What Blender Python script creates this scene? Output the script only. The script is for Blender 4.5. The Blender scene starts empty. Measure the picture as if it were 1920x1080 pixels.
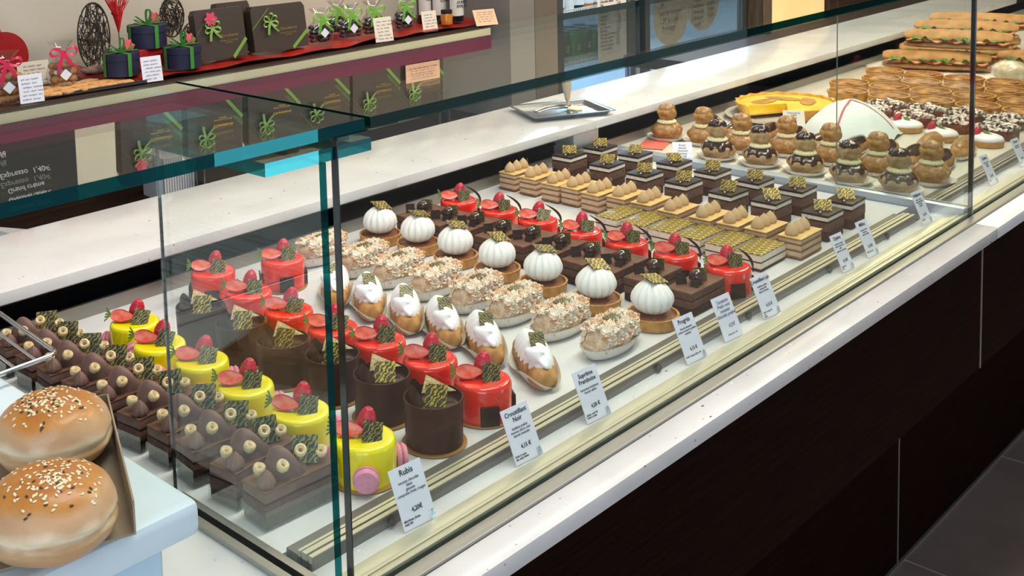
import bpy, bmesh, math, random
from mathutils import Vector, Matrix, Euler, noise
random.seed(7)
SC = bpy.context.scene
COL = SC.collection
PI = math.pi
def R(d): return math.radians(d)

# ------------------------------------------------------------------ camera
YAW, PITCH, ROLL = 0.766319052, 0.10322992, -0.0337283533
FPX, PX, PY, HC = 2165.29264, 715.855523, -10.1889766, 1.50
fw = Vector((math.sin(YAW)*math.cos(PITCH), math.cos(YAW)*math.cos(PITCH), -math.sin(PITCH)))
r0 = Vector((math.cos(YAW), -math.sin(YAW), 0)); u0 = r0.cross(fw)
rt = r0*math.cos(ROLL) + u0*math.sin(ROLL); up = -r0*math.sin(ROLL) + u0*math.cos(ROLL)
cd = bpy.data.cameras.new('camera'); cam = bpy.data.objects.new('camera', cd); COL.objects.link(cam)
M = Matrix((rt, up, -fw)).transposed().to_4x4(); M.translation = Vector((0, 0, HC)); cam.matrix_world = M
cd.sensor_width = 36; cd.lens = FPX/1920*36
cd.shift_x = (960-PX)/1920; cd.shift_y = (PY-540)/1920
cd.clip_start = 0.02; cd.clip_end = 60
SC.camera = cam
def at(x, y, z):
    "the point of the horizontal plane z that the photograph shows at pixel x, y"
    d = fw + rt*((x-PX)/FPX) - up*((y-PY)/FPX)
    return Vector((0, 0, HC)) + d*((z-HC)/d.z)
def at_y(x, y, Y):
    d = fw + rt*((x-PX)/FPX) - up*((y-PY)/FPX)
    return Vector((0, 0, HC)) + d*(Y/d.y)

# ------------------------------------------------------------------ world, light, exposure
w = bpy.data.worlds.new('world'); SC.world = w; w.use_nodes = True
bg = w.node_tree.nodes['Background']; bg.inputs[0].default_value = (0.80, 0.90, 1.0, 1); bg.inputs[1].default_value = 0.42
SC.view_settings.view_transform = 'Standard'; SC.view_settings.look = 'None'
SC.view_settings.gamma = 1; SC.view_settings.use_curve_mapping = False
SC.view_settings.exposure = 0.0
def area(name, loc, target, sx, sy, power, color):
    l = bpy.data.lights.new(name, 'AREA'); l.shape = 'RECTANGLE'; l.size = sx; l.size_y = sy; l.energy = power; l.color = color
    o = bpy.data.objects.new(name, l); COL.objects.link(o); o.location = loc
    o.rotation_euler = (Vector(target)-Vector(loc)).to_track_quat('-Z', 'Y').to_euler(); return o
area('shop_window_light', (-1.9, -1.2, 1.9), (1.2, 1.2, 0.9), 2.4, 1.8, 52, (0.80, 0.90, 1.0))
area('ceiling_or_fill_panel', (1.3, 0.7, 2.72), (1.3, 1.0, 0), 1.6, 0.5, 36, (1.0, 0.95, 0.89))
area('ceiling_or_fill_panel', (3.4, 0.9, 2.72), (3.3, 1.1, 0), 1.8, 0.5, 56, (1.0, 0.83, 0.58))
area('ceiling_or_fill_panel', (2.4, 2.2, 2.72), (2.4, 2.8, 1.3), 3.2, 0.3, 25, (1.0, 0.89, 0.74))
area('ceiling_or_fill_panel', (5.2, 2.0, 2.6), (5.2, 2.6, 1.0), 0.8, 0.5, 26, (1.0, 0.80, 0.50))
area('ceiling_or_fill_panel', (4.4, 1.5, 2.74), (4.3, 2.6, 0.9), 1.4, 0.4, 12, (1.0, 0.90, 0.78))  # added fill light, lifts the paper notices on the fridge doors
area('edge_reflection_light', (2.98, -2.35, 0.75), (2.98, 1.0, 0.75), 0.56, 1.3, 8, (0.75, 0.92, 1.0))  # added light, narrowed so only the end shelf's glass edges mirror it

# ------------------------------------------------------------------ materials
def lin(h):
    h = h.lstrip('#'); c = [int(h[i:i+2], 16)/255 for i in (0, 2, 4)]
    return tuple(((v/12.92) if v <= .04045 else ((v+.055)/1.055)**2.4) for v in c) + (1,)
MT = {}
def mat(name, c, rough=.5, metal=0, coat=0, c2=None, scale=40, bump=0, bscale=120, sss=0, spec=.5, sharp=None, detail=3, alpha=1, stretch=None, emit=0):
    if name in MT: return MT[name]
    m = bpy.data.materials.new(name); m.use_nodes = True; nt = m.node_tree; b = nt.nodes['Principled BSDF']
    b.inputs['Base Color'].default_value = lin(c); b.inputs['Roughness'].default_value = rough; b.inputs['Metallic'].default_value = metal
    b.inputs['Coat Weight'].default_value = coat; b.inputs['Coat Roughness'].default_value = .08; b.inputs['Specular IOR Level'].default_value = spec
    b.inputs['Coat IOR'].default_value = 1.45
    if sss:
        b.inputs['Subsurface Weight'].default_value = sss; b.inputs['Subsurface Scale'].default_value = .006
        b.inputs['Subsurface Radius'].default_value = (1, .6, .4)
    if emit:
        b.inputs['Emission Color'].default_value = lin(c); b.inputs['Emission Strength'].default_value = emit
    tc = nt.nodes.new('ShaderNodeTexCoord'); src = tc.outputs['Object']
    if stretch:
        mp = nt.nodes.new('ShaderNodeMapping'); mp.inputs['Scale'].default_value = stretch
        nt.links.new(src, mp.inputs[0]); src = mp.outputs[0]
    if c2:
        n = nt.nodes.new('ShaderNodeTexNoise'); n.inputs['Scale'].default_value = scale; n.inputs['Detail'].default_value = detail
        nt.links.new(src, n.inputs['Vector'])
        cr = nt.nodes.new('ShaderNodeValToRGB'); a, z = sharp or (.35, .65)
        cr.color_ramp.elements[0].position = a; cr.color_ramp.elements[1].position = z
        cr.color_ramp.elements[0].color = lin(c); cr.color_ramp.elements[1].color = lin(c2)
        nt.links.new(n.outputs['Fac'], cr.inputs[0]); nt.links.new(cr.outputs[0], b.inputs['Base Color'])
    if bump:
        n2 = nt.nodes.new('ShaderNodeTexNoise'); n2.inputs['Scale'].default_value = bscale; n2.inputs['Detail'].default_value = 4
        nt.links.new(src, n2.inputs['Vector'])
        bp = nt.nodes.new('ShaderNodeBump'); bp.inputs['Strength'].default_value = bump; bp.inputs['Distance'].default_value = .002
        nt.links.new(n2.outputs['Fac'], bp.inputs['Height']); nt.links.new(bp.outputs[0], b.inputs['Normal'])
    MT[name] = m; return m

def glass(name, tint, refl=1.0, gc=(.95, 1, .98, 1)):
    m = bpy.data.materials.new(name); m.use_nodes = True; nt = m.node_tree; nt.nodes.clear()
    out = nt.nodes.new('ShaderNodeOutputMaterial'); mix = nt.nodes.new('ShaderNodeMixShader')
    tr = nt.nodes.new('ShaderNodeBsdfTransparent'); tr.inputs[0].default_value = tint
    gl = nt.nodes.new('ShaderNodeBsdfGlossy'); gl.inputs['Roughness'].default_value = 0.0
    gl.inputs['Color'].default_value = gc
    lw = nt.nodes.new('ShaderNodeLayerWeight'); lw.inputs[0].default_value = .5
    p = nt.nodes.new('ShaderNodeMath'); p.operation = 'POWER'; p.inputs[1].default_value = 5
    q = nt.nodes.new('ShaderNodeMath'); q.operation = 'MULTIPLY_ADD'; q.inputs[1].default_value = .96*refl; q.inputs[2].default_value = .04*refl
    nt.links.new(lw.outputs['Facing'], p.inputs[0]); nt.links.new(p.outputs[0], q.inputs[0]); nt.links.new(q.outputs[0], mix.inputs[0])
    nt.links.new(tr.outputs[0], mix.inputs[1]); nt.links.new(gl.outputs[0], mix.inputs[2]); nt.links.new(mix.outputs[0], out.inputs[0])
    return m
GLASS = glass('clear_glass', (.975, .995, .985, 1)); GSLAB = glass('thick_clear_glass', (.95, .985, .97, 1), 1.25)
EDGE = glass('green_glass_edge', (.006, .11, .10, 1), 2.5); CLEAR = glass('clear_plastic', (.93, .95, .95, 1), 1.6)
CELLO = glass('cellophane', (.90, .91, .93, 1), 2.2)
nt = EDGE.node_tree; d_ = nt.nodes.new('ShaderNodeBsdfDiffuse'); d_.inputs[0].default_value = (.0, .022, .020, 1)
mx = nt.nodes.new('ShaderNodeMixShader'); mx.inputs[0].default_value = .55
o_ = [n for n in nt.nodes if n.type == 'OUTPUT_MATERIAL'][0]; old = o_.inputs[0].links[0].from_socket
nt.links.new(old, mx.inputs[1]); nt.links.new(d_.outputs[0], mx.inputs[2]); nt.links.new(mx.outputs[0], o_.inputs[0])
EDGEC = glass('cyan_glass_edge', (.02, .30, .34, 1), 5.0, (.16, .80, .88, 1))

def stone():
    m = mat('speckled_white_quartz', '#dcdde0', .18, coat=.2, c2='#d0d1d4', scale=9)
    nt = m.node_tree; b = nt.nodes['Principled BSDF']; tc = [n for n in nt.nodes if n.type == 'TEX_COORD'][0]
    col = b.inputs['Base Color'].links[0].from_socket
    mp = nt.nodes.new('ShaderNodeMapping'); mp.inputs['Scale'].default_value = (1, 1.9, 1); nt.links.new(tc.outputs['Object'], mp.inputs[0])
    prev = col
    for sc, th, c in ((20, .055, '#6a655e'), (42, .075, '#aaa59c'), (30, .06, '#f6f6f6')):
        v = nt.nodes.new('ShaderNodeTexVoronoi'); v.inputs['Scale'].default_value = sc; nt.links.new(mp.outputs[0], v.inputs['Vector'])
        lt = nt.nodes.new('ShaderNodeMath'); lt.operation = 'LESS_THAN'; lt.inputs[1].default_value = th; nt.links.new(v.outputs['Distance'], lt.inputs[0])
        mi = nt.nodes.new('ShaderNodeMix'); mi.data_type = 'RGBA'; nt.links.new(lt.outputs[0], mi.inputs[0]); nt.links.new(prev, mi.inputs[6]); mi.inputs[7].default_value = lin(c)
        prev = mi.outputs[2]
    nt.links.new(prev, b.inputs['Base Color']); return m
STONE = stone()
def goldpat(name, base, gold, scale, zig):
    m = mat(name, base, .42, coat=.1); nt = m.node_tree; b = nt.nodes['Principled BSDF']
    tc = [n for n in nt.nodes if n.type == 'TEX_COORD'][0]
    mp = nt.nodes.new('ShaderNodeMapping'); mp.inputs['Rotation'].default_value = (0, 0, R(35)); nt.links.new(tc.outputs['Object'], mp.inputs[0])
    if zig:
        t = nt.nodes.new('ShaderNodeTexBrick'); t.inputs['Scale'].default_value = scale; t.inputs['Mortar Size'].default_value = .028; t.offset = .5
        t.inputs['Mortar Smooth'].default_value = 0; t.inputs['Brick Width'].default_value = .34; t.inputs['Row Height'].default_value = .17
        nt.links.new(mp.outputs[0], t.inputs['Vector']); fac = t.outputs['Fac']
    else:
        t = nt.nodes.new('ShaderNodeTexWave'); t.inputs['Scale'].default_value = scale; t.inputs['Distortion'].default_value = 7; t.inputs['Detail Scale'].default_value = 3
        nt.links.new(mp.outputs[0], t.inputs['Vector'])
        g = nt.nodes.new('ShaderNodeMath'); g.operation = 'GREATER_THAN'; g.inputs[1].default_value = .66; nt.links.new(t.outputs['Fac'], g.inputs[0]); fac = g.outputs[0]
    mi = nt.nodes.new('ShaderNodeMix'); mi.data_type = 'RGBA'; nt.links.new(fac, mi.inputs[0]); mi.inputs[6].default_value = lin(base); mi.inputs[7].default_value = lin(gold)
    nt.links.new(mi.outputs[2], b.inputs['Base Color'])
    ml = nt.nodes.new('ShaderNodeMath'); ml.operation = 'MULTIPLY'; ml.inputs[1].default_value = .35; nt.links.new(fac, ml.inputs[0]); nt.links.new(ml.outputs[0], b.inputs['Metallic'])
    return m
GOLD1 = goldpat('gold_printed_chocolate', '#352d12', '#b8a038', 72, False)
GOLD2 = goldpat('gold_chain_printed_icing', '#55461c', '#c4ae3c', 20, True)
GOLD3 = goldpat('dark_gold_printed_chocolate', '#1c1a0b', '#868040', 80, False)

# ------------------------------------------------------------------ mesh builder
class MB:
    def __init__(s): s.v = []; s.f = []; s.m = []
    def add(s, vs, fs, mi=0, mtx=None):
        o = len(s.v); s.v += [tuple(mtx @ Vector(v)) if mtx else tuple(v) for v in vs]
        s.f += [tuple(i+o for i in f) for f in fs]; s.m += [mi]*len(fs); return s
    def box(s, x0, x1, y0, y1, z0, z1, mi=0, mtx=None):
        v = [(x, y, z) for z in (z0, z1) for y in (y0, y1) for x in (x0, x1)]
        return s.add(v, [(0, 2, 3, 1), (4, 5, 7, 6), (0, 1, 5, 4), (2, 6, 7, 3), (0, 4, 6, 2), (1, 3, 7, 5)], mi, mtx)
    def lathe(s, prof, n=32, mi=0, mtx=None, fn=None):
        vs = []; fs = []
        for (r, z) in prof:
            for k in range(n):
                a = 2*PI*k/n; p = (r*math.cos(a), r*math.sin(a), z)
                vs.append(fn(p, a) if fn else p)
        for i in range(len(prof)-1):
            for k in range(n):
                a, b = i*n+k, i*n+(k+1) % n; fs.append((a, b, b+n, a+n))
        if prof[0][0] > 1e-6: fs.append(tuple(range(n))[::-1])
        if prof[-1][0] > 1e-6: fs.append(tuple((len(prof)-1)*n+k for k in range(n)))
        return s.add(vs, fs, mi, mtx)
    def grid(s, fn, nu, nv, mi=0, mtx=None, cu=False):
        vs = [fn(i/(nu if cu else nu-1), j/(nv-1)) for j in range(nv) for i in range(nu)]; fs = []
        for j in range(nv-1):
            for i in range(nu if cu else nu-1):
                a = j*nu+i; b = j*nu+(i+1) % nu; fs.append((a, b, b+nu, a+nu))
        return s.add(vs, fs, mi, mtx)
    def blob(s, rx, ry, rz, nu=24, nv=14, amp=0, fr=30, mi=0, mtx=None, seed=0, fn=None, zmin=None):
        def f(u, v):
            a = 2*PI*u; t = PI*v - PI/2; p = Vector((math.cos(a)*math.cos(t)*rx, math.sin(a)*math.cos(t)*ry, math.sin(t)*rz))
            k = 1 + (amp*noise.noise(p*fr + Vector((seed*7.1, seed*3.3, seed))) if amp else 0)
            if fn: k *= fn(a, t)
            p *= k
            if zmin is not None and p.z < zmin: p.z = zmin
            return tuple(p)
        return s.grid(f, nu, nv, mi, mtx, cu=True)
    def tube(s, pts, r, n=8, mi=0, mtx=None, cap=True):
        pts = [Vector(p) for p in pts]; rs = r if isinstance(r, (list, tuple)) else [r]*len(pts); vs = []; fs = []
        for i, p in enumerate(pts):
            d = (pts[min(i+1, len(pts)-1)]-pts[max(i-1, 0)]).normalized()
            a = d.cross(Vector((0, 0, 1)) if abs(d.z) < .9 else Vector((1, 0, 0))).normalized(); b = d.cross(a)
            vs += [tuple(p+(a*math.cos(2*PI*k/n)+b*math.sin(2*PI*k/n))*rs[i]) for k in range(n)]
        for i in range(len(pts)-1):
            for k in range(n):
                x, y = i*n+k, i*n+(k+1) % n; fs.append((x, y, y+n, x+n))
        if cap: fs += [tuple(range(n))[::-1], tuple((len(pts)-1)*n+k for k in range(n))]
        return s.add(vs, fs, mi, mtx)
    def ribbon(s, pts, wv, mi=0, mtx=None, t=.0006):
        pts = [Vector(p) for p in pts]; wv = Vector(wv); o = Vector((0, 0, 0)); vs = []; fs = []
        for i, p in enumerate(pts):
            d = (pts[min(i+1, len(pts)-1)]-pts[max(i-1, 0)]).normalized(); nn = d.cross(wv).normalized()*t
            vs += [tuple(p-wv/2-nn), tuple(p+wv/2-nn), tuple(p+wv/2+nn), tuple(p-wv/2+nn)]
        for i in range(len(pts)-1):
            for k in range(4): x, y = i*4+k, i*4+(k+1) % 4; fs.append((x, y, y+4, x+4))
        fs += [(3, 2, 1, 0), tuple((len(pts)-1)*4+k for k in range(4))]
        return s.add(vs, fs, mi, mtx)
    def mesh(s, name, mats, smooth=35, bevel=0, seg=2):
        me = bpy.data.meshes.new(name); me.from_pydata(s.v, [], s.f)
        for m in (mats if isinstance(mats, (list, tuple)) else [mats]): me.materials.append(m)
        for p, i in zip(me.polygons, s.m): p.material_index = i
        if bevel:
            bm = bmesh.new(); bm.from_mesh(me)
            ed = [e for e in bm.edges if len(e.link_faces) == 2 and e.calc_face_angle() > R(40)]
            bmesh.ops.bevel(bm, geom=ed, offset=bevel, segments=seg, profile=.6, affect='EDGES'); bm.to_mesh(me); bm.free()
        bm = bmesh.new(); bm.from_mesh(me); bmesh.ops.recalc_face_normals(bm, faces=bm.faces); bm.to_mesh(me); bm.free()
        if smooth:
            me.shade_smooth(); me.set_sharp_from_angle(angle=R(smooth))
        return me
def tf(x=0, y=0, z=0, rx=0, ry=0, rz=0, s=1):
    return Matrix.Translation((x, y, z)) @ Euler((R(rx), R(ry), R(rz))).to_matrix().to_4x4() @ Matrix.Diagonal((s, s, s, 1) if not isinstance(s, tuple) else (*s, 1))
def obj(name, me, parent=None, loc=(0, 0, 0), rot=(0, 0, 0), label=None):
    o = bpy.data.objects.new(name, me); COL.objects.link(o); o.parent = parent; o.location = loc; o.rotation_euler = [R(a) for a in rot]
    if label: o['label'] = label
    return o
def thing(name, label, cat, loc=(0, 0, 0), rz=0, group=None, me=None):
    o = bpy.data.objects.new(name, me); COL.objects.link(o); o.location = loc; o.rotation_euler = (0, 0, R(rz))
    o['label'] = label; o['category'] = cat
    if group: o['group'] = group
    return o
def struct(name, me, loc=(0, 0, 0)):
    o = bpy.data.objects.new(name, me); COL.objects.link(o); o.location = loc; o['kind'] = 'structure'; return o
def dup(root, loc, rz=0, label=None):
    c = root.copy(); COL.objects.link(c); c.location = loc; c.rotation_euler = (0, 0, R(rz))
    if label: c['label'] = label
    def rec(a, b):
        for ch in list(a.children):
            d = ch.copy(); COL.objects.link(d); d.parent = b; rec(ch, d)
    rec(root, c); return c
ORD = ['nearest', 'second', 'third', 'fourth', 'fifth', 'sixth', 'seventh', 'eighth', 'ninth', 'tenth', 'eleventh', 'twelfth', 'thirteenth']
def ordl(base, i, end='the front glass'):
    return base + (', nearest ' + end if i == 0 else ', ' + ORD[i] + ' from ' + end)
def row(proto, base, pts, jit=5, z=.8515, first=0, rots=None, end='the front glass'):
    rnd = random.Random(len(base)*13+len(pts)); out = []
    for i, (x, y) in enumerate(pts):
        rz = (rots[i] if rots else 0) + rnd.uniform(-jit, jit); lb = ordl(base, i+first, end)
        if i == 0 and not proto.get('used'):
            o = proto; o.location = (x, y, z); o.rotation_euler = (0, 0, R(rz)); o['label'] = lb; o['used'] = 1
        else: o = dup(proto, (x, y, z), rz, lb)
        for ch in o.children:
            if ch.name.split('.')[0] in ('chocolate_plaque', 'raspberry', 'strawberry_half', 'hazelnut'):
                ch.rotation_euler.z += R(rnd.uniform(-14, 14)); ch.rotation_euler.x += R(rnd.uniform(-7, 7))
        out.append(o)
    for o in out:
        if 'used' in o: del o['used']
    return out
def text_mesh(name, body, size, m, align='CENTER', shear=0, space=1.05, bold=0, ext=.00008):
    c = bpy.data.curves.new(name, 'FONT'); c.body = body; c.size = size; c.align_x = align; c.shear = shear; c.space_line = space; c.extrude = ext; c.offset = bold
    c.resolution_u = 2
    o = bpy.data.objects.new(name, c); me = bpy.data.meshes.new_from_object(o); bpy.data.objects.remove(o); bpy.data.curves.remove(c)
    me.name = name; me.materials.clear(); me.materials.append(m); return me
def scribble(wd, lines, lh, seed=0, th=.0006, z=0):
    "handwritten-looking strokes lying in the xy plane"
    rnd = random.Random(seed); mb = MB()
    for l in range(lines):
        x = -wd/2 + rnd.uniform(0, wd*.12); y0 = -l*lh; end = wd/2 - rnd.uniform(0, wd*.25)
        while x < end:
            n = rnd.randint(3, 7); pts = []
            for k in range(n*3):
                pts.append((x, y0 + math.sin(k*1.9+seed)*lh*.22*rnd.uniform(.5, 1.3), z)); x += lh*.11
            mb.ribbon(pts, (0, th, 0) if False else (th*.7, th*.7, 0), t=.00008); x += lh*.35
    return mb

# ------------------------------------------------------------------ materials list
CREAMWALL = mat('cream_wall_paint', '#d6d0c4', .75, c2='#cec8bb', scale=2)
DARKWOOD = mat('espresso_wood_veneer', '#1e0b08', .6, c2='#110504', scale=14, stretch=(.6, 6, 14), bump=.15, bscale=40, spec=.03)
DARKWOOD2 = mat('dark_brown_wood', '#33211a', .5, c2='#22140f', scale=10, stretch=(.5, 5, 12))
ALU = mat('anodised_aluminium', '#a7a6a0', .38, metal=.75)
ALUL = mat('satin_cream_aluminium', '#c9c6ae', .33, metal=.45)
ALUD = mat('dark_grey_aluminium', '#6e6d69', .45, metal=.5)
CHROME = mat('polished_chrome', '#d9dde2', .08, metal=1)
STEEL = mat('stainless_steel', '#aeb0b2', .22, metal=.95)
BLACK = mat('black_rubber', '#101012', .55)
VENT = mat('black_vent_plastic', '#14161c', .35)
DECK = mat('white_marbled_deck', '#dddfe2', .22, c2='#cfd2d4', scale=5, detail=5, coat=.2)
PAPER = mat('white_card', '#dfe3f2', .6); PAPERC = mat('cream_card', '#d9d2c6', .7); PEACH = mat('peach_card', '#e2b597', .7)
INK = mat('black_ink', '#191a26', .6); INKB = mat('blue_ink', '#4a4f7a', .6); CHALK = mat('white_chalk', '#d8d8d8', .8)
DOILY = mat('white_pleated_paper', '#e6e2dc', .7)
REDGL = mat('red_mirror_glaze', '#de1f16', .16, coat=.5, c2='#ee321c', scale=30)
YELGL = mat('yellow_mirror_glaze', '#f0e200', .16, coat=.5, c2='#e4dc04', scale=25)
MACA = mat('pink_macaron_shell', '#e79ab4', .55, c2='#dd8fae', scale=200); MACAF = mat('macaron_filling', '#c96a84', .6, bump=.5, bscale=500)
STRAW = mat('strawberry_skin', '#d32222', .25, coat=.5, bump=.6, bscale=420); STRAWC = mat('strawberry_flesh', '#f08a72', .3, c2='#e2503f', scale=90)
LEAF = mat('green_leaf', '#6f8f3a', .5, c2='#4e7a2c', scale=60)
RASP = mat('raspberry_red', '#b3162e', .35, c2='#c92b45', scale=300, sss=.1)
DCHOC = mat('dark_chocolate', '#26150f', .42, spec=.3); DCHOCM = mat('matt_dark_chocolate', '#45271e', .5, spec=.2, c2='#391f18', scale=60)
MCHOC = mat('milk_chocolate_icing', '#6d4b3a', .5, spec=.3, c2='#5f4133', scale=50)
MOUSSE = mat('chocolate_mousse', '#6a4a3e', .65, spec=.25, c2='#54382f', scale=160, bump=.4, bscale=300)
CRUMB = mat('cocoa_crumb', '#40251a', .8, spec=.2, c2='#180c09', scale=260, bump=1, bscale=420)
PRAL = mat('praline_cream', '#7c5f58', .5, spec=.3, c2='#6c514b', scale=70)
HAZ = mat('hazelnut_cream', '#e8d6ae', .5, c2='#d7bf8e', scale=300); HAZI = mat('hazelnut_inside', '#9a7440', .6)
BRITTLE = mat('nut_brittle', '#c9a063', .4, c2='#e6d3a4', scale=260, bump=.8, bscale=350)
BOARD = mat('gold_cake_board', '#b98d4c', .35, metal=.5)
MERI = mat('white_meringue', '#f3f4f2', .42, sss=.15); CREAMW = mat('white_whipped_cream', '#f2f3f8', .38, sss=.1)
TART = mat('baked_tart_crust', '#c99650', .65, c2='#b0793c', scale=120, bump=.3, bscale=300)
TARTF = mat('brown_tart_filling', '#6b3a20', .4, c2='#8a5028', scale=200, bump=.8, bscale=260, coat=.3)
ALM = mat('almond_flakes_sugar', '#e6b98c', .55, c2='#f6ead9', scale=60, sharp=(.36, .50))
ALMB = mat('almond_sponge', '#dcae82', .7, c2='#efdcc4', scale=120, bump=1, bscale=300)
CHOUX = mat('golden_choux', '#c99a5c', .6, spec=.3, c2='#9e6c36', scale=70, bump=1, bscale=120)
CHOUXL = mat('pale_choux', '#bea47a', .6, spec=.3, c2='#9d7646', scale=80, bump=.7, bscale=110)
CARAM = mat('caramel_glaze', '#b58b58', .35, coat=.1, c2='#8f6534', scale=90, bump=.5, bscale=150)
CHOCGL = mat('chocolate_glaze', '#301a15', .2, coat=.4)
PIPED = mat('ivory_piped_cream', '#ece3b4', .5)
MOKA = mat('coffee_buttercream', '#c8ab80', .55, sss=.05); PUFF = mat('puff_pastry', '#8e6238', .65, c2='#754c2a', scale=90, bump=.4, bscale=300); PUFFT = mat('golden_puff_top', '#d9b878', .55, c2='#c9a362', scale=60, bump=.3)
PINKC = mat('beige_cream_layer', '#d6bc9c', .6, c2='#c9aa8a', scale=120, bump=.3)
WCREAM = mat('vanilla_cream_layer', '#dcd2c2', .55, c2='#e8e0d2', scale=200, bump=.4, bscale=300)
SPONGE = mat('brown_sponge', '#4d2e20', .8, spec=.2, c2='#341d14', scale=220, bump=.7, bscale=380)
WCHOC = mat('white_cream_layer', '#ebe3dc', .5, c2='#ddd2c6', scale=160, bump=.3)
BUN = mat('golden_brioche', '#c98436', .38, c2='#c07a30', scale=14, coat=.35)
SES = mat('sesame_seed', '#f0e3c2', .5); SESD = mat('dark_seed', '#4a3a30', .6)
GREEN = mat('green_satin_ribbon', '#3f8a38', .35, coat=.1); GREENL = mat('lime_ribbon', '#6d9440', .4); PINKR = mat('pink_satin_ribbon', '#c7244f', .3)
NAVY = mat('navy_gift_card', '#1c2140', .55); CHBOX = mat('brown_gift_card', '#352a26', .5); GOLDP = mat('gold_foil', '#c9a13e', .3, metal=.8)
REDS = mat('red_satin_cloth', '#9c1d12', .4, c2='#7c120e', scale=12); WICK = mat('dark_wicker', '#3b322c', .7)
LETT = mat('lettuce', '#5f8f34', .5, c2='#3f7a1f', scale=60); BREAD = mat('baguette_crust', '#bf9158', .65, c2='#a5763e', scale=30, bump=.5, bscale=60)
HAM = mat('ham_filling', '#e0a77c', .5, c2='#d98f5c', scale=50)

# ================================================================== SETTING
fl = MB().box(-3, 7.2, -2.4, 3.05, -.05, 0)
FLM = mat('brown_grey_floor_tile', '#8a7a74', .45, c2='#7c6d68', scale=6, bump=.1)
nt = FLM.node_tree; b = nt.nodes['Principled BSDF']; tc = [n for n in nt.nodes if n.type == 'TEX_COORD'][0]
br = nt.nodes.new('ShaderNodeTexBrick'); br.offset = 0; br.inputs['Scale'].default_value = 1; br.inputs['Brick Width'].default_value = .6; br.inputs['Row Height'].default_value = .6
br.inputs['Mortar Size'].default_value = .0025; nt.links.new(tc.outputs['Object'], br.inputs['Vector'])
mi = nt.nodes.new('ShaderNodeMix'); mi.data_type = 'RGBA'; nt.links.new(br.outputs['Fac'], mi.inputs[0]); nt.links.new(b.inputs['Base Color'].links[0].from_socket, mi.inputs[6])
mi.inputs[7].default_value = lin('#b5a9a2'); nt.links.new(mi.outputs[2], b.inputs['Base Color'])
struct('floor', fl.mesh('floor', FLM, 0))
struct('ceiling', MB().box(-3, 7.2, -2.4, 3.05, 2.8, 2.85).mesh('ceiling', mat('white_ceiling', '#d9d8d4', .8), 0))
struct('wall_back', MB().box(-3, 7.2, 3.0, 3.1, 0, 2.8).mesh('wall_back', CREAMWALL, 0))
struct('wall_left', MB().box(-2.95, -2.9, -.2, 3.0, 0, 2.8).mesh('wall_left', CREAMWALL, 0))
struct('wall_right', MB().box(7.15, 7.2, -2.4, 3.0, 0, 2.8).mesh('wall_right', mat('dark_navy_wall', '#20222b', .6), 0))

# ================================================================== COUNTER
XL, XR = -.6, 6.9
SX = .62          # left end of the pastry well
def bx(*a, m=None, bev=0, name='box'): return MB().box(*a).mesh(name, m, 30 if bev else 0, bev)
ctr = thing('display_counter', 'long pastry counter with dark brown front panels and white speckled stone ledge', 'counter')
led = MB().box(XL, 2.1285, .677, .715, .83, .85).box(2.1305, XR, .677, .715, .83, .85).box(XL, SX, .715, 1.50, .83, .85)
obj('stone_ledge', led.mesh('stone_ledge', STONE, 30, .0012), ctr)
obj('glass_rail', bx(SX, XR, .716, .733, .80, .853, m=ALU, bev=.001), ctr)
obj('rubber_gasket', bx(SX+.02, XR, .7335, .7415, .82, .849, m=BLACK), ctr)
ch = MB().box(.64, XR, .742, .750, .82, .853).box(.64, XR, .752, .757, .82, .852).box(.64, XR, .7575, .7765, .82, .8485)
obj('glass_channel', ch.mesh('glass_channel', ALUL, 30, .0006), ctr)
obj('inner_stone_strip', bx(.64, XR, .777, .8005, .80, .847, m=STONE), ctr)
for (a, b_) in ((.655, 2.085), (2.20, 6.8)):
    pr = MB().box(a, b_, .8012, .8065, .80, .8605).box(a, b_, .8100, .8165, .80, .8602).box(a, b_, .8190, .8225, .80, .8595).box(a, b_, .8235, .840, .80, .8545, 2).box(a, b_, .802, .823, .80, .853, 1).box(a, b_, .8002, .8011, .80, .8595, 2)
    ve = obj('vent_profile', pr.mesh('vent_profile', [ALUL if a < 1 else ALU, BLACK, ALUD], 30, 0), ctr)
obj('base_panel', bx(XL, XR, .69, .94, .604, .829, m=DARKWOOD), ctr, label='dark brown upper front panel')
obj('base_panel', bx(XL, XR, .94, .96, .0, .604, m=DARKWOOD), ctr, label='recessed lower front panel')
obj('joint_strip', bx(2.088, 2.092, .6885, .6905, .604, .829, m=ALU), ctr)
obj('joint_strip', bx(2.373, 2.377, .9385, .9405, .0, .603, m=ALU), ctr)
obj('plinth_trim', bx(XL, XR, .934, .9395, .0, .004, m=ALU), ctr)
dk = MB().box(SX-.06, 2.155, .98, 1.535, .82, .85).box(.64, 2.155, .8405, .98, .82, .85)
obj('display_deck', dk.mesh('display_deck', DECK, 0), ctr, label='white marbled deck under the cakes')
obj('display_deck', MB().box(2.19, 6.8, .8405, 1.535, .82, .851).mesh('display_deck', mat('cream_deck', '#d9d8cf', .3, c2='#cfcec4', scale=6), 0), ctr, label='cream deck under the savoury tarts')
obj('back_rim', bx(XL, 6.8, 1.535, 1.542, .80, .872, m=ALU, bev=.0008), ctr)
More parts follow.
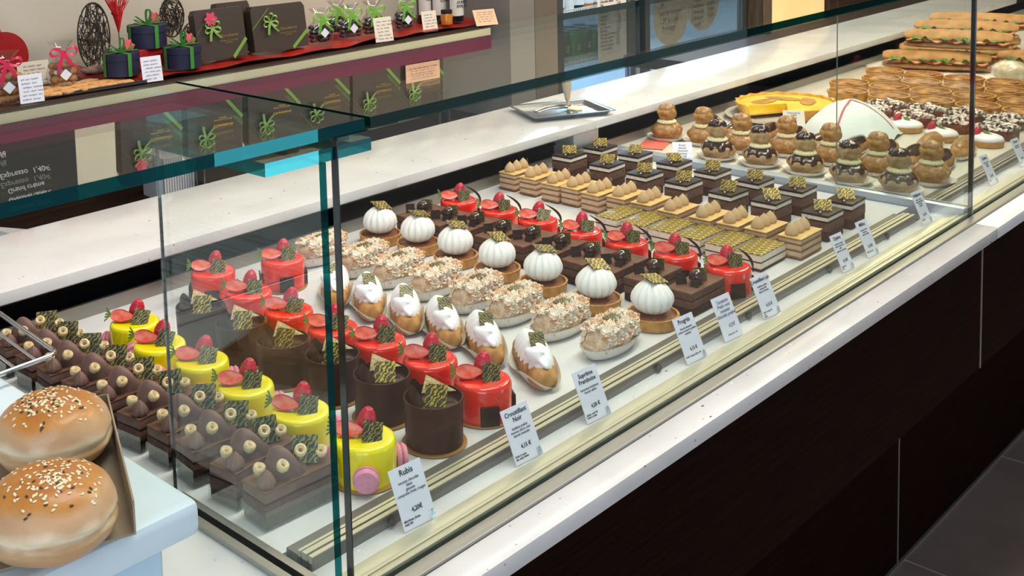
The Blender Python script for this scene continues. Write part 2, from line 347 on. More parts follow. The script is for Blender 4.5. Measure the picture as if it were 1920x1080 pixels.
# air slot behind the rim, with a pale post between the two cases
vt = MB()
vt.box(XL, 2.07, 1.60, 1.61, .78, .914).box(2.165, 6.8, 1.60, 1.61, .78, .914).box(XL, 6.8, 1.542, 1.60, .78, .80)
for z in (.875, .885, .895): vt.box(XL, 2.07, 1.594, 1.60, z, z+.003).box(2.165, 6.8, 1.594, 1.60, z, z+.003)
obj('air_vent', vt.mesh('air_vent', VENT, 0), ctr)
obj('case_post', bx(2.07, 2.165, 1.545, 1.60, .80, .914, m=STONE), ctr)
obj('inner_body', MB().box(XL, 6.8, .96, 1.60, .0, .78).mesh('inner_body', DARKWOOD2, 0), ctr)
for px in (733, 1232, 1402, 1553, 1662):
    q = at_y(px, {733: 979, 1232: 689, 1402: 587, 1553: 507, 1662: 438}[px], .80)
    s = MB().lathe([(0, .0), (.0045, .0), (.0052, .001), (.0052, .0035), (.004, .005), (0, .005)], 20, 0, tf(rx=90))
    obj('rail_knob', s.mesh('rail_knob', BLACK), ctr, (q.x, .8001, .8535))
# case divider sill
sd = MB().box(2.160, 2.189, .745, 1.534, .80, .864)
obj('divider_sill', sd.mesh('divider_sill', mat('pale_blue_steel', '#b9c6d6', .35, metal=.5), 30, .0015), ctr)
obj('side_rail', bx(.619, .645, .733, 1.0, .80, .856, m=ALU, bev=.0015), ctr)

wt = thing('worktop', 'long white speckled stone worktop behind the cakes', 'worktop')
obj('stone_slab', MB().box(XL, 2.105, 1.51, 1.765, .917, .935).box(2.1065, 4.9, 1.51, 1.765, .917, .935).mesh('stone_slab', STONE, 30, .001), wt)
obj('support_panel', bx(XL, 4.9, 1.62, 1.75, 0, .9165, m=DARKWOOD2), wt)
obj('edge_trim', bx(XL, 4.9, 1.514, 1.60, .9145, .9168, m=ALU), wt)

# ================================================================== GLASS
EDGE2 = glass('teal_glass_edge', (.006, .10, .10, 1), 3.0, (.10, .62, .70, 1))
BLK = mat('dark_polished_edge', '#12181c', .12, coat=.6)
def pane(name, x0, x1, y0, y1, z0, z1, parent, m=None, edge=None, yback=False, xedge=False):
    mb = MB().box(x0, x1, y0, y1, z0, z1); d = [x1-x0, y1-y0, z1-z0]; k = d.index(min(d))
    # faces order: z-,z+,y-,y+,x-,x+
    mb.m = [0 if {0: 2, 1: 2, 2: 1, 3: 1, 4: 0, 5: 0}[i] == k else 1 for i in range(6)]
    if yback: mb.m[3] = 0; mb.m[0] = 2
    if xedge:
        mb.m[4] = mb.m[5] = 2
    return obj(name, mb.mesh(name, [m or GLASS, edge or EDGE, BLK], 0), parent)
g1 = thing('glass_sneeze_guard', 'short end glass guard with shelf over the praline slices', 'glass guard')
pane('side_pane', .628, .636, .737, .993, .856, 1.256, g1, None, EDGE2, True)
obj('pane_edge_trim', bx(.6305, .6335, .9932, .995, .856, 1.256, m=BLK), g1)
pane('bracket_plate', .570, .690, .737, .985, 1.2565, 1.268, g1, None, EDGEC)
pane('glass_shelf', -.9, .683, .737, 1.04, 1.2755, 1.2865, g1, GSLAB, EDGE2)
g2 = thing('glass_sneeze_guard', 'long glass guard with shelf in front of the cake rows', 'glass guard')
pane('front_pane', .648, 2.1685, .7345, .7415, .850, 1.2755, g2, None, None, False, True)
pane('glass_shelf', .690, 4.6, .737, 1.04, 1.2765, 1.2865, g2, GSLAB)
pane('divider_pane', 2.1765, 2.1815, .745, .990, .864, 1.2755, g2, None, ALU)
obj('pane_edge_trim', bx(.6465, .6478, .7340, .742, .850, 1.2735, m=BLK), g2)
g3 = thing('glass_sneeze_guard', 'glass guard before the quiches and sandwiches', 'glass guard')
pane('front_pane', 2.1725, 4.1, .7345, .7415, .850, 1.2755, g3, None, None, False, True)
obj('pane_edge_trim', bx(2.1695, 2.1718, .7335, .7425, .850, 1.2735, m=CHROME), g3)

# ================================================================== TOPPING MESHES
def plaque_me(m=GOLD1, s=.023): return MB().box(-s/2, s/2, -s/2, s/2, -.0009, .0009).mesh('chocolate_plaque', m, 0)
PL1, PL3 = plaque_me(), plaque_me(GOLD3)
def plaque(par, x, y, z, rx=30, rz=-45, me=None, ry=0): return obj('chocolate_plaque', me or PL1, par, (x, y, z), (rx, ry, rz))
def raspb():
    mb = MB()
    def f(u, v):
        a = 2*PI*u; t = PI*v-PI/2; z = math.sin(t); rr = math.cos(t)*(1-.18*z)
        k = 1+.09*abs(math.sin(6*a+(round(v*9) % 2)*PI/2))*abs(math.sin(9*PI*v))
        return (rr*.0082*math.cos(a)*k, rr*.0082*math.sin(a)*k, z*.0115*k)
    return mb.grid(f, 36, 28, cu=True).mesh('raspberry', RASP, 60)
RASPM = raspb()
def strawb():
    mb = MB(); n = 20
    def prof(t): return .0088*math.sin(PI*min(1, t**.75))**.8
    def f(u, v):
        t = u; r = max(prof(t), .0002); a = PI*v
        return (-.018+.036*t, r*math.cos(a), -r*math.sin(a)*1.35)
    mb.grid(f, n, 12)
    def g(u, v):
        t = u; r = max(prof(t), .0002); q = 1-2*v; return (-.018+.036*t, r*q, .0004-.0012*(1-q*q)*math.sin(PI*t))
    o0 = len(mb.f); mb.grid(g, n, 12, 1)
    for j in range(11):
        for i in range(n-1):
            if j in (0, 10) or i in (0, n-2): mb.m[o0+j*(n-1)+i] = 0
    
    for k in range(5): mb.ribbon([(-.0165, 0, 0), (-.020, .003*(k-2), .002), (-.0235, .0045*(k-2), .003*(k % 2))], (0, .0022, .0008), 2)
    return mb.mesh('strawberry_half', [STRAW, STRAWC, LEAF, mat('strawberry_core', '#f0a488', .4)], 50)
STRAWM = strawb()

# ------------------------------------------------------------------ glazed mousse cakes
def mousse_cake(gl, label, sides, h=.046, r=.0345, curl=False):
    t = thing('glazed_mousse_cake', label, 'cake')
    obj('gold_board', MB().lathe([(0, 0), (.0385, 0), (.0385, .0012), (0, .0012)], 40).box(.036, .048, -.006, .006, 0, .0012).mesh('gold_board', BOARD, 40), t)
    mb = MB().lathe([(0, .0014), (r, .0014), (r+.0004, h*.5), (r, h-.006), (r-.0012, h-.0022), (r-.004, h-.0003), (r-.0075, h-.0008), (r*.45, h-.0014), (0, h-.0016)], 56)
    obj('glazed_cake', mb.mesh('glazed_cake', gl, 60), t)
    if sides == 'macaron':
        mm = MB().lathe([(0, -.0065), (.0115, -.006), (.0142, -.0028), (.0138, -.0016)], 32).lathe([(.0135, -.0017), (.0128, 0), (.0135, .0017)], 32, 1).lathe([(.0138, .0016), (.0142, .0028), (.0115, .006), (0, .0065)], 32).mesh('macaron', [MACA, MACAF], 40)
        for a in (-128, -28, 128):
            obj('macaron', mm, t, ((r+.0055)*math.cos(R(a)), (r+.0055)*math.sin(R(a)), .0165), (90, 0, a+90))
    else:
        sq = MB().box(-.0115, .0115, -.0009, .0009, 0, .0235).mesh('chocolate_square', DCHOC, 30, .0003)
        for a in (-130, -38, 138):
            obj('chocolate_square', sq, t, ((r+.0022)*math.cos(R(a)), (r+.0022)*math.sin(R(a)), .0016), (0, 0, a+90))
    obj('strawberry_half', STRAWM, t, (-.013, .010, h+.0085), (56, 6, -44))
    obj('raspberry', RASPM, t, (.009, .006, h+.0125), (12, 10, 0)).scale = (1.22, 1.22, 1.25)
    plaque(t, .003, -.011, h+.0068, 50, -44, PL3, ry=12).scale = (.95, .95, .95)
    if curl:
        pts = [(.012+.0*k, -.006, h)for k in range(1)]
        pts = [(.004+.028*math.sin(k/10*2.2), -.016-.012*(k/10), h+.026-.040*(k/10)+.0*k) for k in range(11)]
        obj('chocolate_curl', MB().tube(pts, [.0006+.0016*math.sin(PI*(k/10)) for k in range(11)], 8).mesh('chocolate_curl', DCHOC), t)
    return t
yel = mousse_cake(YELGL, '', 'macaron')
row(yel, 'yellow glazed dome cake with pink macarons and berries', [(.803, .885), (.797, .985), (.795, 1.085), (.802, 1.185), (.796, 1.272), (.815, 1.362)])
red = mousse_cake(REDGL, '', 'square')
row(red, 'red glazed cake with chocolate squares, between cups and cream eclairs', [(.998, .885), (.998, .972), (.997, 1.062), (.985, 1.140), (.985, 1.234), (.992, 1.335), (1.011, 1.450)])
dup(red, (1.119, 1.412, .8515), 10, 'red glazed cake standing alone beyond the front row, behind the cream eclairs')
red2 = mousse_cake(REDGL, '', 'square', h=.043, curl=True)
row(red2, 'red glazed cake with curled chocolate stick, beside the chocolate bars', [(1.548, .871), (1.548, .962), (1.548, 1.052), (1.548, 1.142), (1.552, 1.238), (1.553, 1.328), (1.553, 1.425)])

# ------------------------------------------------------------------ chocolate cups
def cup():
    t = thing('chocolate_cup_dessert', '', 'cake')
    obj('gold_board', MB().lathe([(0, 0), (.0375, 0), (.0375, .0012), (0, .0012)], 40).mesh('gold_board', BOARD, 40), t)
    obj('chocolate_shell', MB().lathe([(.033, .0014), (.0335, .03), (.0342, .055), (.0328, .0552), (.0322, .04), (.031, .0014)], 48).mesh('chocolate_shell', DCHOCM, 40), t)
    obj('filling', MB().lathe([(0, .002), (.0315, .002), (.0322, .047), (.024, .0485), (0, .048)], 40).mesh('filling', CHOCGL, 50), t)
    def sh(u, v):
        a = R(85+115*u); r = .0285+.004*v*math.sin(4*u)-.006*v; return (r*math.cos(a), r*math.sin(a), .044+.027*v*(.45+.55*math.sin(3.1*u))*(1+.15*math.sin(11*u))+.0015*math.sin(9*u))
    def sh2(u, v): p = sh(u, v); return (p[0]*1.045, p[1]*1.045, p[2]+.001)
    obj('chocolate_shard', MB().grid(sh, 12, 7).grid(sh2, 12, 7).mesh('chocolate_shard', DCHOCM, 60), t)
    tri = MB().add([(-.016, -.006, 0), (.024, 0, 0), (-.012, .015, 0), (-.016, -.006, .004), (.024, 0, .0035), (-.012, .015, .004)], [(0, 2, 1), (3, 4, 5), (0, 1, 4, 3), (1, 2, 5, 4), (2, 0, 3, 5)])
    obj('nut_brittle', tri.mesh('nut_brittle', BRITTLE, 0, .0006), t, (.010, .008, .0570), (60, 6, -38))
    plaque(t, -.001, -.006, .0575, 48, -45).scale = (1.1, 1.1, 1)
    return t
row(cup(), 'dark chocolate cup dessert with nut brittle, beside the yellow cakes', [(.908, .881), (.912, .970), (.910, 1.057), (.898, 1.140), (.898, 1.230), (.896, 1.321)], 8)

# ------------------------------------------------------------------ ribbed meringue tarts
def shell(r, h, th=.003, flute=0, n=48):
    fn = (lambda p, a: (p[0]*(1+flute*math.cos(n/2*a)), p[1]*(1+flute*math.cos(n/2*a)), p[2])) if flute else None
    return MB().lathe([(0, 0), (r*.93, 0), (r, h), (r-th, h), (r*.93-th, .003), (0, .003)], n*2 if flute else n, 0, None, fn)
def pumpkin():
    t = thing('meringue_tart', '', 'tart')
    obj('tart_shell', shell(.0375, .0165).mesh('tart_shell', TART, 40), t)
    obj('filling', MB().blob(.0335, .0335, .004, 40, 12, .25, 300, mtx=tf(z=.0135)).mesh('filling', TARTF, 60), t)
    def f(u, v):
        a = 2*PI*u; t_ = PI*v-PI/2; z = math.sin(t_); rr = math.cos(t_)
        k = 1-.17*(1-abs(math.cos(7*a+1.1*v))**.7)*min(1, rr*1.5)
        top = .004*max(0, z)**6
        return (rr*.0305*k*math.cos(a), rr*.0305*k*math.sin(a), .0375+z*.0240*(1 if z > 0 else .9)+top)
    obj('ribbed_meringue', MB().grid(f, 112, 30, cu=True).mesh('ribbed_meringue', MERI, 80), t)
    plaque(t, .004, -.001, .0655, 14, -20, ry=10).scale = (1.35, 1.15, 1)
    return t
row(pumpkin(), 'small tart topped with a ribbed white meringue dome', [(1.367, .887), (1.366, .983), (1.372, 1.086), (1.372, 1.179), (1.376, 1.273), (1.382, 1.366), (1.374, 1.452)], 8)

# ------------------------------------------------------------------ pleated paper case
def pleat(ax, ay, h, flare=1.25, n=44, amp=.03):
    def f(u, v):
        a = 2*PI*u; k = (1+(flare-1)*v)*(1+amp*v*math.cos(n*a)); return (ax*k*math.cos(a), ay*k*math.sin(a)*(1+.15*v), .0006+h*v)
    def g(u, v): x, y, z = f(u, v); return (x*.985, y*.985, z+.0003)
    def b(u, v): a = 2*PI*u; return (ax*v*math.cos(a), ay*v*math.sin(a), .0006)
    return MB().grid(f, n*4, 4, cu=True).grid(g, n*4, 4, cu=True).grid(b, n*4, 3, cu=True).mesh('paper_case', DOILY, 80)
PC1 = pleat(.046, .020, .016)
def almond():
    t = thing('almond_cake', '', 'cake'); rnd = random.Random(3)
    obj('paper_case', PC1, t)
    body = MB().blob(.045, .0215, .020, 30, 16, .35, 60, mtx=tf(z=.021), fn=lambda a, q: 1/max(abs(math.cos(a))**3+abs(math.sin(a))**3, .5)**.33, zmin=-.0195)
    sg = obj('sponge', body.mesh('sponge', ALMB, 60), t)
    fk = MB()
    for k in range(620):
        x = rnd.uniform(-.043, .043); a = rnd.uniform(-.15, PI+.15)*1.0; y = .0215*max(-.93, min(.93, 1.25*math.cos(a))); z = .022+.0195*min(.97, 1.25*math.sin(a))
        if abs(x) > .036: y *= .8; z -= .002
        m = tf(x, y, z, rnd.uniform(-70, 70), rnd.uniform(-70, 70), rnd.uniform(0, 360)); s = rnd.uniform(.0034, .0066)
        vs = [(s*math.cos(q*PI/3), s*.62*math.sin(q*PI/3), .0007*math.cos(q*PI/3*2)) for q in range(6)]
        fk.add(vs+[(v[0], v[1], v[2]+.0005) for v in vs], [tuple(range(6))[::-1], tuple(range(6, 12))]+[(q, (q+1) % 6, (q+1) % 6+6, q+6) for q in range(6)], 0, m)
    o = obj('almond_flakes', fk.mesh('almond_flakes', ALM, 0), sg); o['kind'] = 'stuff'
    plaque(t, .002, -.002, .0435, 14, -20, PL3).scale = (1, .7, 1)
    return t
row(almond(), 'oblong flaked almond cake dusted with sugar in pleated paper', [(1.255, .880), (1.258, .966), (1.256, 1.047), (1.258, 1.122), (1.256, 1.204), (1.253, 1.284), (1.250, 1.362), (1.240, 1.455)], 4)

# ------------------------------------------------------------------ cream eclairs
def eclair_body(L, r, m, seed=1, name='choux_bun', sq=.85):
    def f(u, v):
        a = 2*PI*u; t = PI*v-PI/2; x = (L/2)*math.sin(t); rr = r*abs(math.cos(t))**.42
        p = Vector((x, rr*math.cos(a), rr*math.sin(a)*sq)); k = 1+.10*noise.noise(p*70+Vector((seed, 0, 0)))
        return (p.x, p.y*k, max(p.z*k, -r*sq*.8)+r*sq*.8)
    return MB().grid(f, 28, 26, cu=True)
def cream_eclair():
    t = thing('cream_eclair', '', 'pastry')
    obj('choux_bun', eclair_body(.124, .0215, CHOUX).mesh('choux_bun', CHOUX, 60), t)
    def f(u, v):
        a = PI*u; x = -.054+.110*v; w_ = .0192*(math.sin(PI*min(.999, max(.001, v)))**.35)*(1+.09*math.sin(v*52)); zz = .022+.0215*math.sin(a)*(1+.10*math.sin(v*52+a*2))*(.45+.65*math.sin(PI*v)**.5)
        return (x, w_*math.cos(a)*(1.05), zz)
    obj('whipped_cream', MB().grid(f, 18, 60).mesh('whipped_cream', CREAMW, 80), t)
    q = MB().blob(.019, .0125, .0070, 28, 18, .7, 60, mtx=tf(-.041, .002, .0365, 14, -26, 22), fn=lambda a, t_: 1+.25*math.cos(a)-.12*math.cos(3*a))
    obj('cream_quenelle', q.mesh('cream_quenelle', CREAMW, 80), t)
    plaque(t, -.014, -.001, .0480, 4, 0, PL3, ry=-42).scale = (1.0, .85, 1)
    def pf(u, v):
        a = 2*PI*u; k = 1+.22*v+.07*v*math.sin(5*a+1); return (.056*k*math.cos(a), .0195*k*(1+.2*v)*math.sin(a), .0006+.012*v*(1+.5*math.sin(3*a+.6)))
    def pg(u, v): x, y, z = pf(u, v); return (x*.99, y*.99, z+.0004)
    obj('paper_case', MB().grid(pf, 60, 5, cu=True).grid(pg, 60, 5, cu=True).mesh('paper_case', mat('cream_greaseproof_paper', '#dcd6c6', .55), 80), t)
    return t
row(cream_eclair(), 'cream filled eclair topped with white whipped cream', [(1.130, .912), (1.138, 1.005), (1.143, 1.085), (1.143, 1.160), (1.143, 1.238), (1.142, 1.312)], 3, rots=[54, 54, 52, 50, 50, 48])

# ------------------------------------------------------------------ chocolate bars
def layered(name, L, W, layers, par, jit=.0003):
    z = 0.0006
    for (nm, h, m, ins) in layers:
        mb = MB().box(-L/2+ins, L/2-ins, -W/2+ins, W/2-ins, z, z+h-.0001)
        obj(nm, mb.mesh(nm, m, 30, .0005), par); z += h
    return z
def bar():
    t = thing('chocolate_bar_cake', '', 'cake')
    z = layered('bar', .092, .043, [('crumb_base', .012, CRUMB, .0005), ('mousse_layer', .010, MOUSSE, .0), ('crumb_layer', .002, CRUMB, .001), ('mousse_layer', .008, MOUSSE, .0002), ('chocolate_top', .0035, MCHOC, -.0004)], t)
    b_ = MB().blob(.0112, .0112, .0105, 28, 18, .03, 80, mtx=tf(0, 0, z+.0085)).tube([(.0107*math.cos(k*PI/12), .0107*math.sin(k*PI/12), z+.006) for k in range(25)], .0009, 6)
    obj('chocolate_ball', b_.mesh('chocolate_ball', CHOCGL, 60), t, (-.002, -.003, .0012)).scale = (1, 1, 1)
    obj('gold_leaf', MB().blob(.004, .003, .0015, 12, 8, .8, 200, mtx=tf(-.002, -.004, z+.0187)).mesh('gold_leaf', GOLDP, 40), t)
    sq = MB().box(-.010, .010, -.0008, .0008, 0, .019).mesh('chocolate_square', DCHOC, 0)
    obj('chocolate_square', sq, t, (-.021, .010, z-.0002), (-20, 0, -35)).scale = (.8, 1, .85); obj('chocolate_square', sq, t, (-.020, -.010, z-.0002), (-30, 0, -80)).scale = (.6, 1, .55)
    plaque(t, .011, -.001, z+.0095, 86, -65, PL3).scale = (.85, .85, 1)
    return t
row(bar(), 'layered chocolate bar cake with glossy chocolate ball', [(1.466, .877), (1.464, .948), (1.468, 1.010), (1.466, 1.066), (1.474, 1.130), (1.474, 1.192), (1.470, 1.252), (1.476, 1.318), (1.470, 1.376), (1.469, 1.438)], 2)

# ------------------------------------------------------------------ gold printed cream slices
def goldslice():
    t = thing('gold_topped_cream_slice', '', 'cake')
    layered('s', .084, .046, [('sponge_layer', .003, SPONGE, 0), ('cream_layer', .0095, WCREAM, .0004), ('sponge_layer', .002, SPONGE, 0), ('cream_layer', .0105, WCREAM, .0002), ('gold_printed_top', .0018, GOLD2, -.0003)], t)
    return t
row(goldslice(), 'flat cream slice with gold chain pattern on top', [(1.704, .898), (1.708, .954), (1.712, 1.011), (1.716, 1.067), (1.722, 1.124), (1.728, 1.182)][0:0] or [(1.700, .898), (1.703, .953), (1.706, 1.010), (1.708, 1.066), (1.710, 1.122), (1.712, 1.178)], 1.5)

# ------------------------------------------------------------------ coffee slices
def kiss(r=.0095, h=.019, n=14):
    def f(p, a): k = 1+.07*math.cos(n*a); return (p[0]*k, p[1]*k, p[2])
    prof = [(r*.86, 0), (r, h*.14), (r*.98, h*.3), (r*.82, h*.52), (r*.55, h*.72), (r*.28, h*.87), (r*.07, h*.98), (0, h)]
    return lambda mb, m, mi=0: mb.lathe(prof, n*5, mi, m, f)
def moka():
    t = thing('coffee_cream_slice', '', 'cake')
    z = layered('m', .074, .040, [('pastry_layer', .003, PUFF, -.0004), ('cream_layer', .0085, PINKC, .0004), ('pastry_layer', .0028, PUFF, -.0004), ('cream_layer', .008, PINKC, .0002), ('pastry_layer', .0028, PUFF, -.0002), ('cream_layer', .0062, PINKC, .0004), ('pastry_layer', .0012, PUFF, -.0006), ('pastry_top', .0022, PUFFT, -.001)], t)
    k = kiss(.0105, .021)
    km = k(MB(), None).mesh('piped_cream', MOKA, 80)
    for i, x in enumerate((-.023, -.002, .019)): obj('piped_cream', km, t, (x, .003, z-.0003), (0, 0, i*7))
    plaque(t, .0325, .002, z+.0085, 80, 60, PL3).scale = (.6, .6, 1)
    return t
row(moka(), 'coffee cream slice of thin pastry with three piped peaks', [(1.787, .873), (1.785, .932), (1.783, .984), (1.783, 1.036), (1.783, 1.100), (1.795, 1.165), (1.800, 1.222), (1.790, 1.272), (1.800, 1.328), (1.797, 1.374), (1.805, 1.436), (1.810, 1.492)], 2)

# ------------------------------------------------------------------ layered chocolate squares
def square():
    t = thing('chocolate_cream_square', '', 'cake')
    z = layered('q', .060, .048, [('sponge_layer', .016, SPONGE, .0006), ('mousse_layer', .015, MOUSSE, .0), ('chocolate_layer', .0032, DCHOC, .0003), ('white_cream_layer', .0065, WCHOC, .0004), ('chocolate_top', .0042, DCHOC, -.0003)], t)
    rl = MB().tube([(-.011, 0, 0), (.011, 0, 0)], .0032, 14).tube([(-.0112, 0, 0), (.0112, 0, 0)], .0020, 12, 1)
    obj('chocolate_roll', rl.mesh('chocolate_roll', [DCHOC, WCHOC]), t, (-.014, -.003, z+.003), (0, 0, 25))
    obj('chocolate_roll', rl.mesh('chocolate_roll', [DCHOC, WCHOC]), t, (.013, .006, z+.003), (0, 0, -50))
    plaque(t, -.001, -.001, z+.0085, 24, -62).scale = (1.25, 1.15, 1)
    return t
qs = square()
row(qs, 'tall chocolate and cream square with tilted gold plaque, inner row', [(1.895, .885), (1.905, .985), (1.905, 1.070), (1.915, 1.170), (1.922, 1.262), (1.935, 1.360), (1.952, 1.468)], 3)
qs['used'] = 1
row(qs, 'chocolate and cream square with gold plaque, row beside the choux', [(1.985, .885), (2.005, .985), (2.008, 1.072), (2.018, 1.168), (2.030, 1.262), (2.040, 1.362), (2.045, 1.455)], 3)

# ------------------------------------------------------------------ praline slices at the end pane
def pral():
    t = thing('praline_slice', '', 'cake')
    z = layered('p', .092, .040, [('crumb_base', .013, CRUMB, .0004), ('mousse_layer', .012, MOUSSE, .0), ('chocolate_layer', .002, DCHOC, -.0004), ('mousse_layer', .010, PRAL, .0003), ('chocolate_top', .002, MCHOC, -.0002)], t)
    def sw(u, v):
        x = -.030+.048*u; a = PI*v; h_ = .028*(math.sin(PI*min(max(u, .02), .98))**.6)*(.75+.35*math.sin(5*u)); return (x, .0165*math.cos(a)*(math.sin(PI*min(max(u, .02), .98))**.5)+.003*math.sin(6*u), z+h_*math.sin(a)**.7)
    obj('piped_praline_cream', MB().grid(sw, 26, 14).mesh('piped_praline_cream', PRAL, 80), t)
    k = kiss(.0095, .018, 9)
    km = k(MB(), None).mesh('piped_rosette', PRAL, 80)
    obj('piped_rosette', km, t, (-.036, -.010, z-.0003)); obj('piped_rosette', km, t, (.026, .008, z-.0003))
    hz = MB().lathe([(.0018, .001), (.0026, .0045), (.0045, .0062), (.0062, .005), (.0066, .0015), (.005, -.0025), (0, -.004)], 20).lathe([(0, .0012), (.0022, .002)], 16, 1).mesh('hazelnut', [HAZ, HAZI], 60)
    for x, y, zz, rx, rz in ((-.018, -.012, .010, 35, 20), (.009, -.008, .016, 40, -40), (-.034, .006, .006, 15, 0), (.036, -.007, .004, 30, -30)):
        obj('hazelnut', hz, t, (x, y, z+zz+.004), (rx, 0, rz)).scale = (1.02, 1.02, 1.02)
    plaque(t, .022, .002, z+.014, 62, -40, PL3).scale = (1.2, 1.2, 1)
    obj('clear_wrap', MB().box(-.0475, .0475, -.0215, -.0213, .0006, .020).box(-.0477, -.0475, -.0213, .0213, .0006, .020).mesh('clear_wrap', CLEAR, 0), t)
    return t
row(pral(), 'praline slice with piped milk chocolate cream and hazelnuts', [(.709, .898), (.708, .958), (.709, 1.018), (.710, 1.078), (.706, 1.138), (.704, 1.198), (.702, 1.258), (.700, 1.318), (.700, 1.376), (.700, 1.436)], 5, rots=[0, 3, -2, 2, 4, -3, 2, 0, 5, 0])

# ------------------------------------------------------------------ religieuses
PC2 = pleat(.034, .034, .009, 1.22, 40, .02)
def relig(gl, label):
    t = thing('religieuse', label, 'pastry')
    obj('paper_case', PC2, t)
    obj('lower_choux', MB().blob(.0350, .0350, .020, 40, 20, .24, 60, mtx=tf(z=.019), seed=2, zmin=-.0180).mesh('lower_choux', CHOUXL if gl is CHOCGL else CHOUX, 60), t)
    def gf(p, a): k = 1+.04*math.sin(5*a)+.03*math.sin(9*a+1); return (p[0]*k, p[1]*k, p[2]+.0010*math.sin(6*a)*(p[0]**2+p[1]**2)**.5/.03)
    obj('lower_glaze', MB().lathe([(.0335, .0215), (.0350, .0235), (.0335, .0300), (.026, .0378), (.012, .0412), (0, .0415)], 48, 0, None, gf).mesh('lower_glaze', gl, 60), t)
    def cf(p, a): k = 1+.10*abs(math.cos(10*a)); return (p[0]*k, p[1]*k, p[2])
    obj('cream_collar', MB().lathe([(.008, .040), (.0195, .0400), (.0215, .0435), (.018, .0475), (.010, .050)], 80, 0, None, cf).mesh('cream_collar', PIPED, 80), t)
    obj('upper_choux', MB().blob(.0222, .0222, .0190, 36, 20, .24, 75, mtx=tf(z=.0650), seed=5).mesh('upper_choux', CHOUXL if gl is CHOCGL else CHOUX, 60), t)
    obj('upper_glaze', MB().lathe([(.0200, .0735), (.0192, .078), (.0150, .0835), (.006, .0868), (0, .0872)], 40, 0, None, gf).mesh('upper_glaze', gl, 60), t)
    return t
row(relig(CHOCGL, ''), 'chocolate topped choux bun with cream collar', [(2.240, .893), (2.246, .994), (2.262, 1.094), (2.264, 1.196), (2.262, 1.297)], 20, .852)
row(relig(CARAM, ''), 'caramel topped choux bun with cream collar', [(2.340, .870), (2.350, .980), (2.372, 1.090), (2.385, 1.196), (2.352, 1.287), (2.362, 1.390), (2.350, 1.480)], 20, .852)

# ------------------------------------------------------------------ long eclairs in the second case
PC3 = pleat(.062, .020, .009, 1.15, 46, .02)
def long_eclair(gl, ch_, label):
    t = thing('long_eclair', label, 'pastry'); obj('paper_case', PC3, t)
    obj('choux_bun', eclair_body(.130, .0215, ch_, 4).mesh('choux_bun', ch_, 60), t)
    def gf(u, v):
        a = PI*(.16+.68*u); x = -.058+.116*v; s_ = math.sin(PI*min(max(v, .01), .99))**.3; return (x, .0222*math.cos(a)*s_, .0150+.0195*math.sin(a)*(.6+.4*s_))
    obj('icing', MB().grid(gf, 12, 24).mesh('icing', gl, 80), t); return t
le = long_eclair(CHOCGL, CHOUX, '')
row(le, 'long eclair with dark chocolate icing behind the choux buns', [(2.470, .900), (2.478, .960), (2.484, 1.020), (2.486, 1.090), (2.488, 1.165), (2.490, 1.235), (2.492, 1.300), (2.485, 1.372), (2.480, 1.450)], 4, .852, rots=[8]*9)
lc = long_eclair(CARAM, CHOUX, '')
row(lc, 'golden long eclair with caramel icing, beside the lime tarts', [(2.610, .905), (2.612, .975)], 3, .852, rots=[10]*2)

rp_ = at(1222, 272, .853)
thing('red_card', 'plain coral red card lying behind the chocolate squares', 'card', (rp_.x+.01, rp_.y, .8525), 20, me=MB().box(-.045, .035, -.03, .03, 0, .0012).mesh('red_card', mat('coral_card', '#e8705f', .5), 0))
# big yellow tart on a plate
tt = thing('large_yellow_tart', 'large yellow cream tart with fluted crust on a white plate', 'tart', (2.735, 1.385, .852))
def arc(prof, a0, a1, n, fl=0, mi=0):
    mb = MB(); k = len(prof); vs = []; fs = []
    for i in range(n+1):
        a = a0+(a1-a0)*i/n
        for r_, z_ in prof: q = 1+fl*math.cos(20*a); vs.append((r_*q*math.cos(a), r_*q*math.sin(a), z_*(1+fl*1.5*math.sin(20*a+1))))
    for i in range(n):
        for p_ in range(k): x, y = i*k+p_, i*k+(p_+1) % k; fs.append((x, y, y+k, x+k))
    fs += [tuple(range(k)), tuple(n*k+p_ for p_ in range(k))[::-1]]
    return mb.add(vs, fs, mi)
A0, A1 = R(-152), R(150)
obj('fluted_crust', arc([(.0, 0), (.100, 0), (.112, .040), (.105, .041), (.096, .004), (0, .004)], A0, A1, 120, .022).mesh('fluted_crust', mat('yellow_tart_crust', '#d3963c', .6, c2='#e6bb4c', scale=30, bump=.4, bscale=200), 60), tt, (0, 0, .0115))
obj('yellow_filling', arc([(0, .0045), (.094, .0045), (.102, .033), (.09, .036), (.05, .033), (0, .0325)], A0, A1, 90, .004).mesh('yellow_filling', mat('yellow_custard', '#f2c118', .3, c2='#f8dc58', scale=14, coat=.4), 60), tt, (0, 0, .0115))
def pear(u, v): a = 2*PI*u; r_ = v; return (.045*r_*math.cos(a), .018*r_*math.sin(a), .0015*(1-r_**2))
for k in (0, 1, 2): obj('fruit_slice', MB().grid(pear, 20, 6, cu=True).mesh('fruit_slice', mat('baked_pear', '#a8762c', .35, c2='#c89a40', scale=40, coat=.4), 80), tt, (.052*math.cos(k*1.257-.6), .052*math.sin(k*1.257-.6), .0462), (0, 0, k*72-34+60))
pl = thing('serving_plate', 'white round plate under the large yellow tart', 'plate', (2.725, 1.385, .8515), me=MB().lathe([(0, 0), (.07, 0), (.12, .008), (.135, .0105), (.135, .012), (.118, .0098), (.07, .0022), (0, .002)], 64).mesh('serving_plate', mat('white_porcelain', '#e8e5dc', .15, coat=.5), 60))
tt.location = (2.740, 1.375, .8560); tt.scale = (1.12, 1.12, .72)
pl.location.z = .8515
